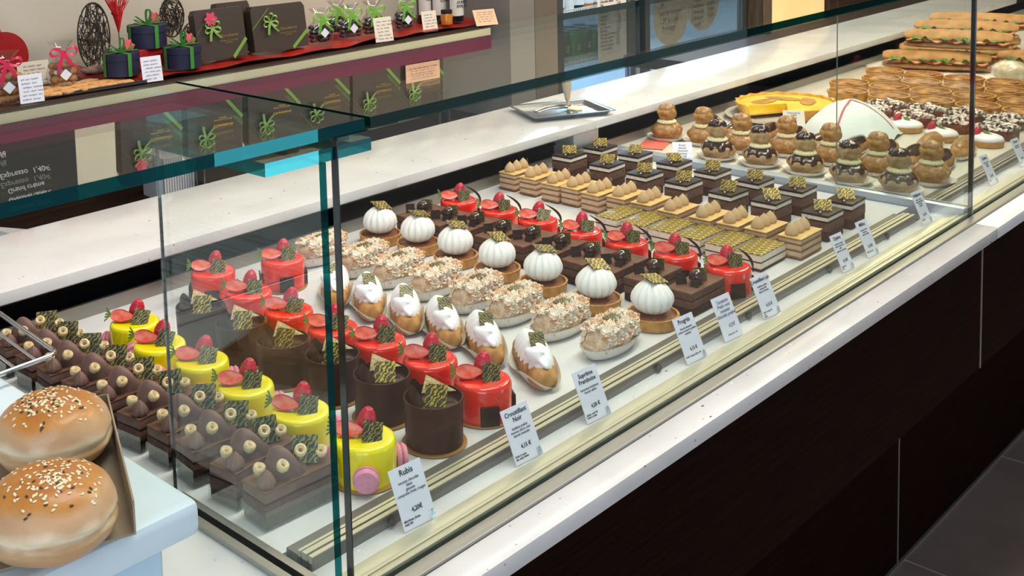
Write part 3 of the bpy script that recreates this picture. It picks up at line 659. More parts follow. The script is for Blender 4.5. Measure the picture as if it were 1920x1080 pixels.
# folded cloth cover
def cl(u, v):
    x = u*2-1; y = v*2-1; m = max(abs(x), abs(y)); r_ = math.hypot(x, y)
    h = .080*max(0, 1-(r_*.97)**1.7)**.85+.004*noise.noise(Vector((x*3, y*3, 0)))+.0025*abs(math.sin(9*math.atan2(y, x)))*r_
    return (x*.130, y*.105, max(h, .001))
cm = mat('white_tea_towel', '#dfe9ec', .7, c2='#d4dfe4', scale=6)
cc = thing('tea_towel', 'white tea towel with a thin pink stripe tented over something', 'towel', (2.660, 1.175, .8525), 8)
obj('cloth', MB().grid(cl, 40, 40).mesh('cloth', cm, 80), cc)
def st(u, v):
    p = cl(.04+.46*u, .5+.022*(v-.5)); return (p[0], p[1], p[2]+.0016)
obj('woven_stripe', MB().grid(st, 40, 3).mesh('woven_stripe', mat('faded_red_thread', '#b5656f', .8), 80), cc)
def st2(u, v):
    p = cl(.5+.018*(v-.5), .04+.46*u); return (p[0], p[1], p[2]+.0016)
obj('woven_stripe', MB().grid(st2, 40, 3).mesh('woven_stripe', MT['faded_red_thread'], 80), cc)

# lime tarts
def lime():
    t = thing('lime_cream_tart', '', 'tart'); obj('tart_shell', shell(.036, .013).mesh('tart_shell', TART, 40), t)
    obj('cream_top', MB().blob(.0345, .0345, .013, 36, 14, .06, 40, mtx=tf(z=.015)).mesh('cream_top', CREAMW, 80), t)
    obj('lime_slice', MB().lathe([(0, -.001), (.0125, -.001), (.0125, .001), (0, .001)], 28).lathe([(.0123, -.0012), (.0135, -.0012), (.0135, .0012), (.0123, .0012)], 28, 1).mesh('lime_slice', [mat('lime_flesh', '#b7c96a', .4), mat('lime_rind', '#5f8f24', .4)], 40), t, (.004, -.004, .0265), (20, 10, 0))
    obj('raspberry', RASPM, t, (-.005, .020, .030), (20, 10, 0)); return t
row(lime(), 'small white cream tart with lime slice and raspberry', [(2.728, .895), (2.722, .990), (2.765, 1.085)][:3], 12, .852)
# powdered tarts
def powd():
    t = thing('powdered_chocolate_tart', '', 'tart')
    obj('tart_shell', shell(.043, .022, .004).mesh('tart_shell', mat('dark_baked_crust', '#7a4a28', .6, c2='#5b3520', scale=90, bump=.4), 40), t)
    obj('powdered_top', MB().blob(.040, .040, .014, 44, 16, .5, 90, mtx=tf(z=.021)).mesh('powdered_top', mat('sugar_dusted_chocolate', '#e9e2da', .8, c2='#4b2f22', scale=110, sharp=(.46, .56), bump=.6, bscale=200), 40), t)
    return t
row(powd(), 'dark tart with cracked top dusted in icing sugar', [(2.822, .900), (2.830, 1.000), (2.833, 1.098), (2.925, .920), (2.935, 1.012), (2.930, 1.104), (2.930, 1.196), (2.836, 1.198)], 40, .852)
# quiches and savoury tarts
def quiche(m, label):
    t = thing('quiche', label, 'quiche'); obj('fluted_crust', shell(.052, .026, .004, .02, 30).mesh('fluted_crust', mat('pale_quiche_crust', '#d6a557', .6, c2='#b98038', scale=40, bump=.4, bscale=200), 60), t)
    obj('savoury_filling', MB().blob(.046, .046, .007, 40, 12, .5, 70, mtx=tf(z=.0185)).mesh('savoury_filling', m, 60), t); return t
QM = mat('browned_quiche_filling', '#c08a45', .5, c2='#6e3f26', scale=45, bump=.8, bscale=150)
qp = [(3.04, y) for y in (.91, 1.02, 1.13, 1.24, 1.35)]+[(3.16, y) for y in (.96, 1.07, 1.18, 1.29, 1.40)]+[(3.28, y) for y in (.92, 1.03, 1.14, 1.25, 1.36)]+[(3.40, y) for y in (.96, 1.07, 1.18, 1.29, 1.40)]
qa = quiche(QM, ''); rows = ['first', 'second', 'third', 'fourth']
qa['used'] = 0
for k in range(4):
    if k: qa['used'] = 1
    row(qa, 'round quiche with fluted crust, %s row beyond the dusted tarts' % rows[k], qp[k*5:k*5+5], 60, .852)
# doily and sandwiches
dl = MB()
def dlf(u, v): a = 2*PI*u; r_ = v*(1+.03*math.cos(30*a)*v); return (.16*r_*math.cos(a), .2*r_*math.sin(a), .0015+.004*noise.noise(Vector((u*8, v*3, 1)))**2)
LACE = mat('white_lace_paper', '#e4e3dc', .7, c2='#8d8b80', scale=160, sharp=(.60, .62))
thing('lace_paper', 'white lace paper under the stacked sandwiches', 'doily', (3.62, 1.34, .853), 0, me=MB().grid(dlf, 90, 12, cu=True).mesh('lace_paper', LACE, 80))
def sandwich():
    t = thing('baguette_sandwich', '', 'sandwich')
    obj('lower_bread', eclair_body(.30, .040, BREAD, 3, sq=.28).mesh('lower_bread', BREAD, 60), t)
    def lf(u, v): x = -.14+.28*u; y = -.037+.080*v; return (x, y, .022+.002*math.sin(u*40+3*v)+.003*math.cos(v*20+u*30))
    obj('filling_slices', MB().grid(lf, 70, 10, 0).grid(lambda u, v: tuple(Vector(lf(u, v))+Vector((0, 0, .003))), 70, 10).mesh('filling_slices', HAM, 60), t)
    def gf(u, v): x = -.13+.26*u; y = .018+.030*v*(.7+.6*noise.noise(Vector((u*9, 0, 2)))); return (x, y, .030+.012*noise.noise(Vector((u*14, v*2, 5)))+.003*math.cos(u*60))
    obj('lettuce_leaf', MB().grid(gf, 60, 6).mesh('lettuce_leaf', LETT, 60), t)
    obj('upper_bread', eclair_body(.30, .038, BREAD, 8, sq=.36).mesh('upper_bread', BREAD, 60), t, (0, -.008, .026), (-16, 0, 0)); return t
sw = sandwich(); sps = [((3.60, 1.33, .86), 108, 'baguette sandwich lowest on the lace paper, next to the quiches'), ((3.66, 1.29, .918), 104, 'baguette sandwich resting on the lowest one above the lace paper'),
       ((3.80, 1.36, .856), 106, 'baguette sandwich in the middle of the pile with lettuce showing'), ((3.84, 1.33, .925), 103, 'baguette sandwich across the top of the middle pile'),
       ((4.02, 1.38, .856), 107, 'baguette sandwich at the foot of the rear pile'), ((4.05, 1.36, .925), 104, 'baguette sandwich on top of the rear pile'),
       ((3.78, 1.06, .856), 100, 'baguette sandwich lying behind the wrapped roll'), ((4.00, 1.05, .856), 100, 'baguette sandwich next to the glass at the far end')]
for k, (l, rz, lb) in enumerate(sps):
    if k == 0: sw.location = l; sw.rotation_euler = (0, 0, R(rz)); sw['label'] = lb
    else: dup(sw, l, rz, lb)
for k, (x, y) in enumerate(((3.54, 1.10), (3.57, .97))):
    wr = thing('wrapped_roll', 'round roll in crinkled clear wrap ' + ('beside the sandwiches' if k == 0 else 'by the front glass'), 'wrapped roll', (x, y, .852), me=None)
    obj('roll', MB().blob(.052, .052, .032, 36, 18, .1, 30, mtx=tf(z=.031), zmin=-.0295).mesh('roll', mat('pale_wrapped_bread', '#cfc09a', .25, c2='#e8e0c8', scale=60, coat=1, bump=.8, bscale=60), 60), wr)

# ================================================================== PRICE CARDS
def card(bx_, by_, name_, lines, price, small, hand=False, w_=.043, h_=.059, tilt=24, label=''):
    B = at(bx_, by_, .849); t = thing('price_card', label, 'price card', (B.x, .779, .8485))
    t.rotation_euler = (R(90-tilt), 0, R(-4))
    T_ = t; t = obj('card', MB().box(-w_/2, w_/2, 0, h_, -.0003, .0003).mesh('card', PAPER, 0), t)
    I = INK; y = h_-.009
    ms = []
    if hand:
        o = obj('lettering', text_mesh('lettering', name_, .0068, INKB, shear=.35, space=.9), t, (0, h_-.010, .0006))
        obj('lettering', text_mesh('lettering', price, .0065, INKB, shear=.3), t, (.004, .016, .0006)); obj('lettering', text_mesh('lettering', small, .0040, INKB, shear=.3), t, (0, .006, .0006))
        return T_
    n = name_.count('\n')+1
    obj('lettering', text_mesh('lettering', name_, .0072 if n > 1 or len(name_) > 8 else .0082, I, space=.95, bold=.0001), t, (0, y, .0006)); y -= .0072*n+.0002
    obj('lettering', text_mesh('lettering', lines, .0040, I, space=.95), t, (0, y, .0006))
    obj('lettering', text_mesh('lettering', price, .0060, I, bold=.00018), t, (.001, .0145, .0006))
    obj('lettering', text_mesh('lettering', small, .0031, I, align='LEFT', space=.95, bold=.0001), t, (-w_/2+.002, .0075, .0006))
    cp = MB().box(w_/2-.008, w_/2-.001, -.002, .009, .0006, .0016).mesh('clear_clip', CLEAR, 0); t = obj('clear_clip', cp, T_)
    obj('clip_mark', MB().tube([(w_/2-.0065, .003, .002), (w_/2-.0045, .0095, .002), (w_/2-.0025, .003, .002)], .00025, 5).mesh('clip_mark', ALUD), t)
    return T_
card(808, 992, 'Rubis', 'mousse chocolat\nblanc\ngénoise\ncompotée fruits rouges', '4,20€', 'allergènes: gluten,\noeuf, lait', label='price card reading Rubis, nearest the end pane')
card(1010, 868, 'Croustillant\nNoir', 'feuilleté praliné\nmousse choco noir\nbiscuit amandes', '4,15 €', 'fruits à coque\nlait, oeuf, gluten', label='price card reading Croustillant Noir')
card(1136, 788, 'Suprême\nFramboise', 'bavaroise framboise\nbiscuit sablée', '4,20 €', 'gluten, oeuf, lait\nfruits à coque', label='price card reading Suprême Framboise')
card(1318, 678, 'Progrès', 'biscuit amandes\ncrème au beurre praliné\nnoisette', '4,15 €', 'fruits à coque, gluten, lait', label='price card reading Progrès')
card(1390, 637, 'Tartelette\nPralin meri\nnoisette\nchocolat praliné', '4,25€', 'allergènes: lait, oeuf', '', True, label='handwritten price card reading Tartelette') if False else card(1390, 637, 'Tartelette\nPralin noix\nnoisette\nchocolat praliné', '', '4,25€', 'allergènes: lait', True, label='handwritten price card reading Tartelette')
card(1457, 593, 'Croustillant Lait', 'feuilleté praliné\nmousse lait\nbiscuit noisette', '4,15 €', 'fruits à coque, lait\noeuf\ngluten', label='price card reading Croustillant Lait')
card(1600, 508, 'Opéra', 'biscuit joconde\ncrème au beurre\ncafé\nganache chocolat', '4,15€', 'gluten, lait\noeuf', w_=.036, label='price card reading Opéra, beside the coffee slices')
card(1650, 481, 'Millot', 'biscuit choco\nmousse\ncrème vanille', '4,15€', 'gluten, lait, oeuf', w_=.036, label='price card near the chocolate squares, before the case divider')
card(1750, 420, 'Religieuse', 'pâte à choux\ncrème pâtissière\nchocolat\ncaramel', '4,15€', 'gluten, lait', w_=.036, label='price card leaning in front of the case divider')
card(1872, 345, 'Eclairs', 'pâte à choux\nchocolat\ncaramel', '3,15€', 'gluten', w_=.036, label='price card just past the pane joint')
card(1935, 312, 'Citron', 'pâte sablée\ncrème citron', '3,90€', 'gluten', w_=.036, label='price card at the far end of the ledge')
# cards lying among pastries
def lcard(x, y, z, tilt, rz, w_, h_, label, txt, m=PAPER):
    p = at(x, y, z); t = thing('price_card', label, 'price card', (p.x, p.y, z)); t.rotation_euler = (R(90-tilt), 0, R(rz))
    obj('card', MB().box(-w_/2, w_/2, 0, h_, -.0003, .0003).mesh('card', m, 0), t); obj('lettering', text_mesh('lettering', txt, h_*.13, INK), t, (0, h_*.8, .0006)); return t
lcard(1282, 305, .853, 40, -52, .042, .050, 'white price card lying behind the chocolate squares', 'Royal\nbiscuit\nchocolat\npraliné\n4,15€')
lcard(1490, 240, .86, 30, -55, .05, .045, 'small price card against the large yellow tart', 'Tarte poires\n3,80€\nla part', mat('grey_card_sleeve', '#d8d4cc', .4))

# ================================================================== BREAD BOX, BUNS, RACK
sb = thing('white_storage_box', 'white lidded storage box standing on the stone ledge', 'box', (.30, 1.16, .8505))
obj('box_body', MB().box(-.24, .218, -.322, .30, 0, .093).mesh('box_body', mat('scuffed_white_plastic', '#c4dbec', .5, c2='#b2cde2', scale=7), 30, .008, 3), sb)
obj('box_lid', MB().box(-.26, .243, -.345, .32, .077, .1095).mesh('box_lid', mat('white_plastic_lid', '#d6e6f0', .4, c2='#c8dbe8', scale=6), 30, .010, 4), sb)
LT = .961
tray = thing('cardboard_tray', 'grey brown cardboard tray holding two seeded buns', 'tray', (0, 0, LT))
KR = mat('grey_brown_cardboard', '#a2917c', .75, c2='#988772', scale=20)
TA, TB, TD = at(252, 1003, LT), at(-6, 1074, LT), at(203, 792, LT)
TC = TB+(TD-TA); ou = (TD-TA).normalized().cross(Vector((0, 0, 1)))
def prism(ps, z0, z1): n = len(ps); return MB().add([(p.x, p.y, z0) for p in ps]+[(p.x, p.y, z1) for p in ps], [tuple(range(n))[::-1], tuple(range(n, 2*n))]+[(k, (k+1) % n, (k+1) % n+n, k+n) for k in range(n)])
obj('tray_base', prism([TA, TD, TC, TB], 0, .0018).mesh('tray_base', KR, 0), tray)
obj('tray_wall', prism([TA, TD, TD+ou*.0016, TA+ou*.0016], 0, .030).mesh('tray_wall', KR, 0), tray)
obj('tray_wall', prism([TD, TC, TC-Vector((0, .0016, 0)), TD-Vector((0, .0016, 0))], .0019, .030).mesh('tray_wall', KR, 0), tray)
def bun(px, py, z, r, rz, label, seed):
    p = at(px, py, z+.032); t = thing('sesame_bun', label, 'bun', (p.x, p.y, z), rz)
    def f(u, v):
        a = 2*PI*u; q = PI*v-PI/2; c = math.cos(q); s_ = math.sin(q); P = Vector((math.cos(a)*c, math.sin(a)*c, s_))
        k = 1+.05*noise.noise(P*1.6+Vector((seed, 0, 0)))+.012*noise.noise(P*6)
        rr = r*(abs(c)**.72)*k; z_ = s_*(.037 if s_ > 0 else .028)*k
        crease = -.0035*math.exp(-((s_-.02)/.07)**2)
        return ((rr+crease)*math.cos(a), (rr+crease)*math.sin(a), max(z_, -.025)+.0255)
    me = MB().grid(f, 64, 40, cu=True).mesh('bun', [BUN], 80)
    m = MT.get('sesame_bun_crust')
    if not m:
        m = mat('sesame_bun_crust', '#c57f35', .42, coat=.15, bump=.5, bscale=70); nt = m.node_tree; b = nt.nodes['Principled BSDF']
        tc = [n for n in nt.nodes if n.type == 'TEX_COORD'][0]; sp = nt.nodes.new('ShaderNodeSeparateXYZ'); nt.links.new(tc.outputs['Object'], sp.inputs[0])
        ns = nt.nodes.new('ShaderNodeTexNoise'); ns.inputs['Scale'].default_value = 26; nt.links.new(tc.outputs['Object'], ns.inputs['Vector'])
        ad = nt.nodes.new('ShaderNodeMath'); ad.operation = 'MULTIPLY_ADD'; ad.inputs[1].default_value = .020; nt.links.new(ns.outputs['Fac'], ad.inputs[0]); nt.links.new(sp.outputs['Z'], ad.inputs[2])
        mr = nt.nodes.new('ShaderNodeMapRange'); mr.inputs[1].default_value = .010; mr.inputs[2].default_value = .080; nt.links.new(ad.outputs[0], mr.inputs[0])
        cr = nt.nodes.new('ShaderNodeValToRGB'); e = cr.color_ramp.elements
        e[0].color = lin('#b98a5c'); e[1].color = lin('#bd732c'); e[1].position = 1
        for pos, c in ((.20, '#b98d5f'), (.33, '#c6a074'), (.43, '#ead9bb'), (.54, '#d0a884'), (.66, '#cb9f78'), (.76, '#c6853f'), (.88, '#b56d28')): q = e.new(pos); q.color = lin(c)
        nt.links.new(mr.outputs[0], cr.inputs[0]); nt.links.new(cr.outputs[0], b.inputs['Base Color'])
    me.materials.clear(); me.materials.append(m); crust = obj('bread_crust', me, t)
    rnd = random.Random(seed); sd_ = MB()
    for k in range(190):
        if k % 3: u_, w2 = rnd.gauss(-.012, .014), rnd.gauss(-.004, .014)
        else: u_, w2 = rnd.uniform(-.04, .04), rnd.uniform(-.042, .036)
        d = math.hypot(u_, w2)/r
        if d > .9: continue
        c_ = d**(1/.72); s_ = math.sqrt(max(0, 1-c_*c_)); a = math.atan2(w2, u_); P = Vector((math.cos(a)*c_, math.sin(a)*c_, s_))
        kk = 1+.05*noise.noise(P*1.6+Vector((seed, 0, 0)))+.012*noise.noise(P*6)
        mtx = Matrix.Translation((u_*kk, w2*kk, s_*.037*kk+.0255+.0004)) @ Vector((u_/r**2, w2/r**2, s_/.04)).normalized().to_track_quat('Z', 'X').to_matrix().to_4x4() @ Euler((0, 0, rnd.uniform(0, 6.3))).to_matrix().to_4x4()
        sd_.blob(.0019, .0011, .0006, 8, 6, mi=1 if rnd.random() < .12 else 0, mtx=mtx)
    o = obj('sesame_seeds', sd_.mesh('sesame_seeds', [SES, SESD], 60), crust); o['kind'] = 'stuff'
    return t
bun(100, 802, LT+.002, .0545, 20, 'seeded golden bun farther back in the cardboard tray', 1)
bun(94, 952, LT+.002, .0545, 70, 'seeded golden bun at the front of the cardboard tray', 4)
rk = thing('wire_rack', 'chrome wire cooling rack poking in over the praline slices', 'rack', (0, 0, 0))
zr = LT+.0165
c0 = at(108, 662, zr); e1 = (at(0, 588, zr)-c0).normalized(); e2 = (at(0, 702, zr)-c0).normalized()
c1 = c0+e1*.36; c2 = c0+e2*.34; c3 = c1+e2*.34
fr_ = MB().tube([c0+e1*.010, c0+e1*.003+e2*.003, c0+e2*.010], .0028, 10).tube([c0+e1*.009, c1], .0028, 10).tube([c0+e2*.009, c2], .0028, 10).tube([c1, c3], .0028, 10).tube([c2, c3], .0028, 10)
obj('rack_frame', fr_.mesh('rack_frame', CHROME, 80), rk)
for k in range(1, 12):
    a = c0+e2*(.026*k); obj('rack_wire', MB().tube([a, a+e1*.36], .0017, 8).mesh('rack_wire', CHROME, 80), rk)
for a in (.10, .30): obj('rack_foot', MB().tube([c0+e2*(a+.10)+e1*.012, c0+e2*(a+.10)+e1*.012-Vector((0, 0, .0155))], .0026, 8).mesh('rack_foot', CHROME), rk)

# ================================================================== TRAY WITH CAKE SERVER ON THE WORKTOP
ty = thing('steel_tray', 'small stainless steel tray on the white worktop', 'tray', (2.128, 1.622, .9352), -28)
tp = MB(); w2, d2 = .085, .062
def rr(s, z): return [((w2+s)*sx, (d2+s)*sy, z) for sx, sy in ((-1, -1), (1, -1), (1, 1), (-1, 1))]
vs = rr(0, .001)+rr(.008, .010)+rr(.016, .011)+rr(.016, .0122)+rr(.007, .0112)+rr(-.001, .0022)
tp.add(vs, [(3, 2, 1, 0)]+[(a*4+k, a*4+(k+1) % 4, (a+1)*4+(k+1) % 4, (a+1)*4+k) for a in range(5) for k in range(4)]+[(20, 21, 22, 23)])
obj('tray_body', tp.mesh('tray_body', STEEL, 30, .0012), ty)
sv = thing('cake_server', 'cake server with pale handle and creamy blade in the steel tray', 'cake server', (2.150, 1.602, .9385), -30)
obj('blade', MB().add([(-.024, -.04, .004), (.024, -.04, .004), (.008, .03, .006), (-.008, .03, .006), (-.024, -.04, .0055), (.024, -.04, .0055), (.008, .03, .0075), (-.008, .03, .0075)], [(0, 1, 2, 3), (7, 6, 5, 4), (0, 4, 5, 1), (1, 5, 6, 2), (2, 6, 7, 3), (3, 7, 4, 0)]).mesh('blade', STEEL, 0), sv)
obj('cream_smear', MB().blob(.018, .016, .005, 24, 10, .4, 80, mtx=tf(0, -.012, .008)).mesh('cream_smear', PIPED, 70), sv)
obj('handle', MB().tube([(0, .028, .007), (0, .036, .022), (.001, .042, .050), (.002, .046, .072)], [.005, .006, .011, .0125], 12).mesh('handle', mat('pale_wood_handle', '#b7a58c', .5)), sv)
tg = thing('serving_tongs', 'steel serving tongs lying in the steel tray', 'tongs', (2.118, 1.632, .9385), -20)
for s_ in (-1, 1):
    obj('tong_arm', MB().tube([(-.05, .006*s_, .004), (-.02, .010*s_, .010), (.02, .012*s_, .010), (.05, .020*s_, .005)], .003, 8).mesh('tong_arm', STEEL), tg)

# ================================================================== BACK COUNTER
YB, ZB = 2.60, .97
bc = thing('back_counter', 'dark wooden back counter against the cream wall', 'counter')
obj('counter_top', bx(-.6, 3.05, YB, 3.0, ZB-.03, ZB, m=mat('brown_counter_top', '#3c2a24', .35), bev=.002), bc)
obj('niche_back', bx(-.6, 3.05, 2.86, 2.98, .64, ZB-.03, m=DARKWOOD2), bc)
obj('lower_shelf', bx(-.6, 3.05, 2.42, 2.98, .60, .64, m=DARKWOOD2), bc)
obj('cabinet_body', bx(-.6, 3.05, 2.46, 2.98, 0, .60, m=DARKWOOD), bc)
us = thing('wall_shelf', 'burgundy fronted wall shelf above the gift display', 'shelf')
obj('shelf_board', bx(-.6, 3.02, 2.604, 2.995, 1.640, 1.682, m=mat('pale_shelf', '#cfc9ba', .5)), us)
obj('shelf_front', bx(-.6, 3.02, 2.598, 2.6038, 1.638, 1.684, m=mat('burgundy_lacquer', '#6e2344', .4)), us)
obj('lower_lip', bx(-.6, 3.02, 2.600, 2.62, 1.612, 1.6375, m=mat('cream_shelf_lip', '#cfc7ac', .5)), us)
# --- gift boxes with gold print
def bow(mb, x, y, z, s, mi=0, vert=False, angs=(35, 145, -20, 200, 80)):
    for a in angs:
        pts = []
        for k in range(9):
            q = k/8*PI; r_ = s*math.sin(q); off = s*.28*math.sin(2*q)
            ca, sa = math.cos(R(a)), math.sin(R(a))
            if vert: pts.append((x+r_*ca-off*sa, y-.004*math.sin(q)-.002, z+r_*sa+off*ca))
            else: pts.append((x+r_*ca, y+off, z+abs(r_*sa)+.3*off))
        mb.ribbon(pts, (0, s*.28, 0) if not vert else (s*.16, .002, s*.16), mi)
    for a in (-60, -115):
        mb.ribbon([(x, y-.003, z), (x+s*.8*math.cos(R(a)), y-.006, z+s*.8*math.sin(R(a))), (x+s*1.5*math.cos(R(a+8)), y-.006, z+s*1.5*math.sin(R(a+8)))], (s*.3, 0, 0), mi)
def giftbox(x0, x1, y0, z0, h, label, lean=6, flower=None, diag=True, dpt=.035):
    w_ = x1-x0; t = thing('chocolate_gift_box', label, 'gift box', ((x0+x1)/2, y0, z0)); t.rotation_euler = (R(-lean), 0, R(-6))
    bxm = MB().add([(-w_/2, 0, 0), (w_/2, 0, 0), (w_/2, 0, h*.9), (w_/2*.9, 0, h), (-w_/2*.9, 0, h), (-w_/2, 0, h*.9)]+[(-w_/2, dpt, 0), (w_/2, dpt, 0), (w_/2, dpt, h*.9), (w_/2*.9, dpt, h), (-w_/2*.9, dpt, h), (-w_/2, dpt, h*.9)],
                   [(0, 1, 2, 3, 4, 5), (11, 10, 9, 8, 7, 6)]+[(k, k+6, (k+1) % 6+6, (k+1) % 6) for k in range(6)])
    bb_ = obj('box_body', bxm.mesh('box_body', CHBOX, 0, .001), t)
    rb = MB().ribbon([(-w_/2, -.0015, h*.5), (-w_*.18, -.002, h*.92)], (.006, 0, .008)); obj('green_ribbon', rb.mesh('green_ribbon', [GREENL], 60), t)
    rb = MB().ribbon([(w_*.2, -.0015, .0), (w_/2, -.0015, h*.35)], (.006, 0, -.008))
    bb = MB(); bow(bb, -w_*.18, -.003, h*.62, .026, 0, True); obj('ribbon_bow', bb.mesh('ribbon_bow', GREENL, 60), t)
    obj('green_ribbon', rb.mesh('green_ribbon', [GREENL], 60), t)
    obj('gold_lettering', text_mesh('gold_lettering', 'Chocolaterie', .012, GOLDP, shear=.3), bb_, (w_*.14, -.0012, h*.42), (90, 0, 0))
    obj('gold_lettering', text_mesh('gold_lettering', 'MAITRE CHOCOLATIER\nPATISSIER', .0055, GOLDP), bb_, (w_*.14, -.0012, h*.33), (90, 0, 0))
    if flower:
        obj('paper_flower', MB().lathe([(0, 0), (.016, .001), (.018, .003), (0, .004)], 40, 0, tf(-w_*.2, -.006, h*.8, 90), lambda p, a: (p[0]*(1+.2*math.cos(6*a)), p[1]*(1+.2*math.cos(6*a)), p[2])).mesh('paper_flower', mat('pink_felt', '#c2365c', .7), 60), t)
    return t
def X(px, py, Y=2.62): return at_y(px, py, Y).x
ZS = 1.684
for k, (a, b_, fl_) in enumerate(((1.565, 1.745, 1), (1.775, 1.950, 0), (1.985, 2.165, 0), (2.175, 2.365, 0), (2.395, 2.585, 0), (2.600, 2.790, 0))):
    giftbox(a, b_, 2.622, ZS, .168, ['leftmost brown gift box on the wall shelf, with pink flower', 'brown gift box on the wall shelf, second from its flowered neighbour', 'third brown gift box along the wall shelf', 'fourth brown gift box along the wall shelf', 'fifth brown gift box along the wall shelf', 'last brown gift box on the wall shelf, under the peach note'][k], 3, fl_)
giftbox(X(392, 100), X(478, 100), 2.66, .995, .145, 'brown gift box with green bow on red cloth beside the round boxes', 9, 1)
giftbox(X(498, 90), X(592, 90), 2.66, .995, .135, 'brown gift box with green bow beside the dark sweet bags', 9, None)
giftbox(X(440, 90)+.03, X(500, 90)+.03, 2.72, .995, .150, 'plain edge of a brown gift box propped behind the flowered one', 9, None)
# chalkboard (its writing)
cb = thing('chalkboard', 'black menu chalkboard standing on the wall shelf', 'chalkboard', (1.17, 2.63, ZS))
obj('board', bx(-.27, .262, 0, .012, 0, .26, m=mat('black_slate', '#1d1e22', .6)), cb)
for tx, x, z, s in (('petit pain ou croissant + café', -.05, .030, .021), ('Expresso  1,40€', .12, .085, .020), ('Grand crème', .12, .125, .018), ('chocolat  2,02€', .13, .150, .018), ('Boissons', -.12, .16, .024), ('2,20€', -.1, .11, .02)):
    obj('chalk_lettering', text_mesh('chalk_lettering', tx, s, CHALK, shear=.25, bold=.0003), cb, (x, -.0008, z-.004), (90, 0, 0))
def note(px, py, w_, h_, Y, m, label, seed, lean=10, rz=-8, z=None, ink=INKB):
    p = at_y(px, py, Y); z = p.z if z is None else z; t = thing('note_card', label, 'sign', (p.x, Y, z)); t.rotation_euler = (R(-lean), 0, R(rz))
    cdo = obj('card', MB().box(-w_/2, w_/2, -.0004, .0004, 0, h_).mesh('card', m, 0), t)
    s = scribble(w_*.8, max(3, int(h_/.011)), h_*.14, seed, .0011).mesh('handwriting', ink, 0)
    obj('handwriting', s, cdo, (0, -.0008, h_*.82), (90, 0, 0)); return t
ZC = .974
note(62, 199, .060, .070, 2.61, PAPER, 'white handwritten card in front of the biscuit tray', 1, z=ZC)
note(66, 152, .085, .070, 2.80, PAPERC, 'larger grey handwritten card behind the biscuits', 2, z=ZC)
note(288, 162, .058, .068, 2.61, PAPER, 'white handwritten card before the round navy boxes', 3, z=ZC)
note(722, 84, .070, .078, 2.61, PAPERC, 'cream handwritten card before the dark sweet bags', 4, z=ZC)
note(808, 60, .062, .070, 2.64, PAPERC, 'small cream handwritten card near the bottles', 5, z=ZC)
note(914, 40, .085, .060, 2.585, PEACH, 'peach handwritten card at the end of the back counter', 6, 30, -20, z=ZC)
pn = note(800, 130, .15, .060, 2.590, PEACH, 'peach note stuck to the wall shelf box', 7, 0, 0); pn.location = (2.69, 2.612, 1.690); pn.rotation_euler = (0, 0, R(-4))
# red cloth
def rc(u, v):
    x = 1.55+1.47*u; y = 2.615+.32*v; return (x, y, max(ZB+.0025, ZB+.0115+.016*noise.noise(Vector((x*11, y*9, 0)))*(.4+v)+.003*math.sin(x*24+y*9)))
thing('red_cloth', 'crumpled red satin cloth spread along the back counter', 'cloth', me=MB().grid(rc, 150, 24).grid(lambda u, v: tuple(Vector(rc(u, v))-Vector((0, 0, .001))), 150, 24).mesh('red_cloth', REDS, 80))
# round navy boxes
def roundbox(px, py, z, r, h, Y, label):
    p = at_y(px, py, Y); t = thing('round_gift_box', label, 'gift box', (p.x, Y, z))
    obj('box_body', MB().lathe([(0, 0), (r*.96, 0), (r*.96, h*.7), (r, h*.7), (r, h), (0, h)], 48).mesh('box_body', NAVY, 40), t)
    rb = MB().ribbon([(-.1*r, -r-.001, 0), (-.1*r, -r-.001, h+.001), (-.1*r, r*.9, h+.0015)], (r*.22, 0, 0)); obj('green_ribbon', rb.mesh('green_ribbon', GREEN, 60), t)
    rb = MB().ribbon([(-r-.001, 0, 0), (-r-.001, 0, h+.001), (r, 0, h+.002), (r+.001, 0, 0)], (0, r*.22, 0)); bb = MB(); bow(bb, -.1*r, -.2*r, h+.003, r*.75)
    obj('ribbon_bow', bb.mesh('ribbon_bow', GREEN, 60), t)
    obj('green_ribbon', rb.mesh('green_ribbon', GREEN, 60), t)
    fl_ = MB().lathe([(0, 0), (.014, .001), (.016, .003), (0, .005)], 40, 0, tf(r*.35, -.2*r, h+.018, 60, 10, 0), lambda p, a: (p[0]*(1+.22*math.cos(6*a)), p[1]*(1+.22*math.cos(6*a)), p[2]))
    obj('paper_flower', fl_.mesh('paper_flower', MT['pink_felt'], 60), t); return t
roundbox(228, 125, .990, .050, .060, 2.70, 'round navy gift box with green ribbon, nearest the wicker ornament')
rb2 = at_y(283, 108, 2.76)
thing('red_pedestal_box', 'red box holding up a round navy gift box', 'box', (rb2.x, 2.80, .985), me=MB().box(-.05, .05, -.05, .05, 0, .055).mesh('red_pedestal_box', mat('red_foil_card', '#8e1620', .4, c2='#b0202a', scale=60), 30, .002))
roundbox(277, 78, 1.0405, .056, .062, 2.79, 'round navy gift box with green ribbon raised on a red box')
roundbox(344, 147, .990, .054, .058, 2.67, 'round navy gift box with green ribbon behind the white card')
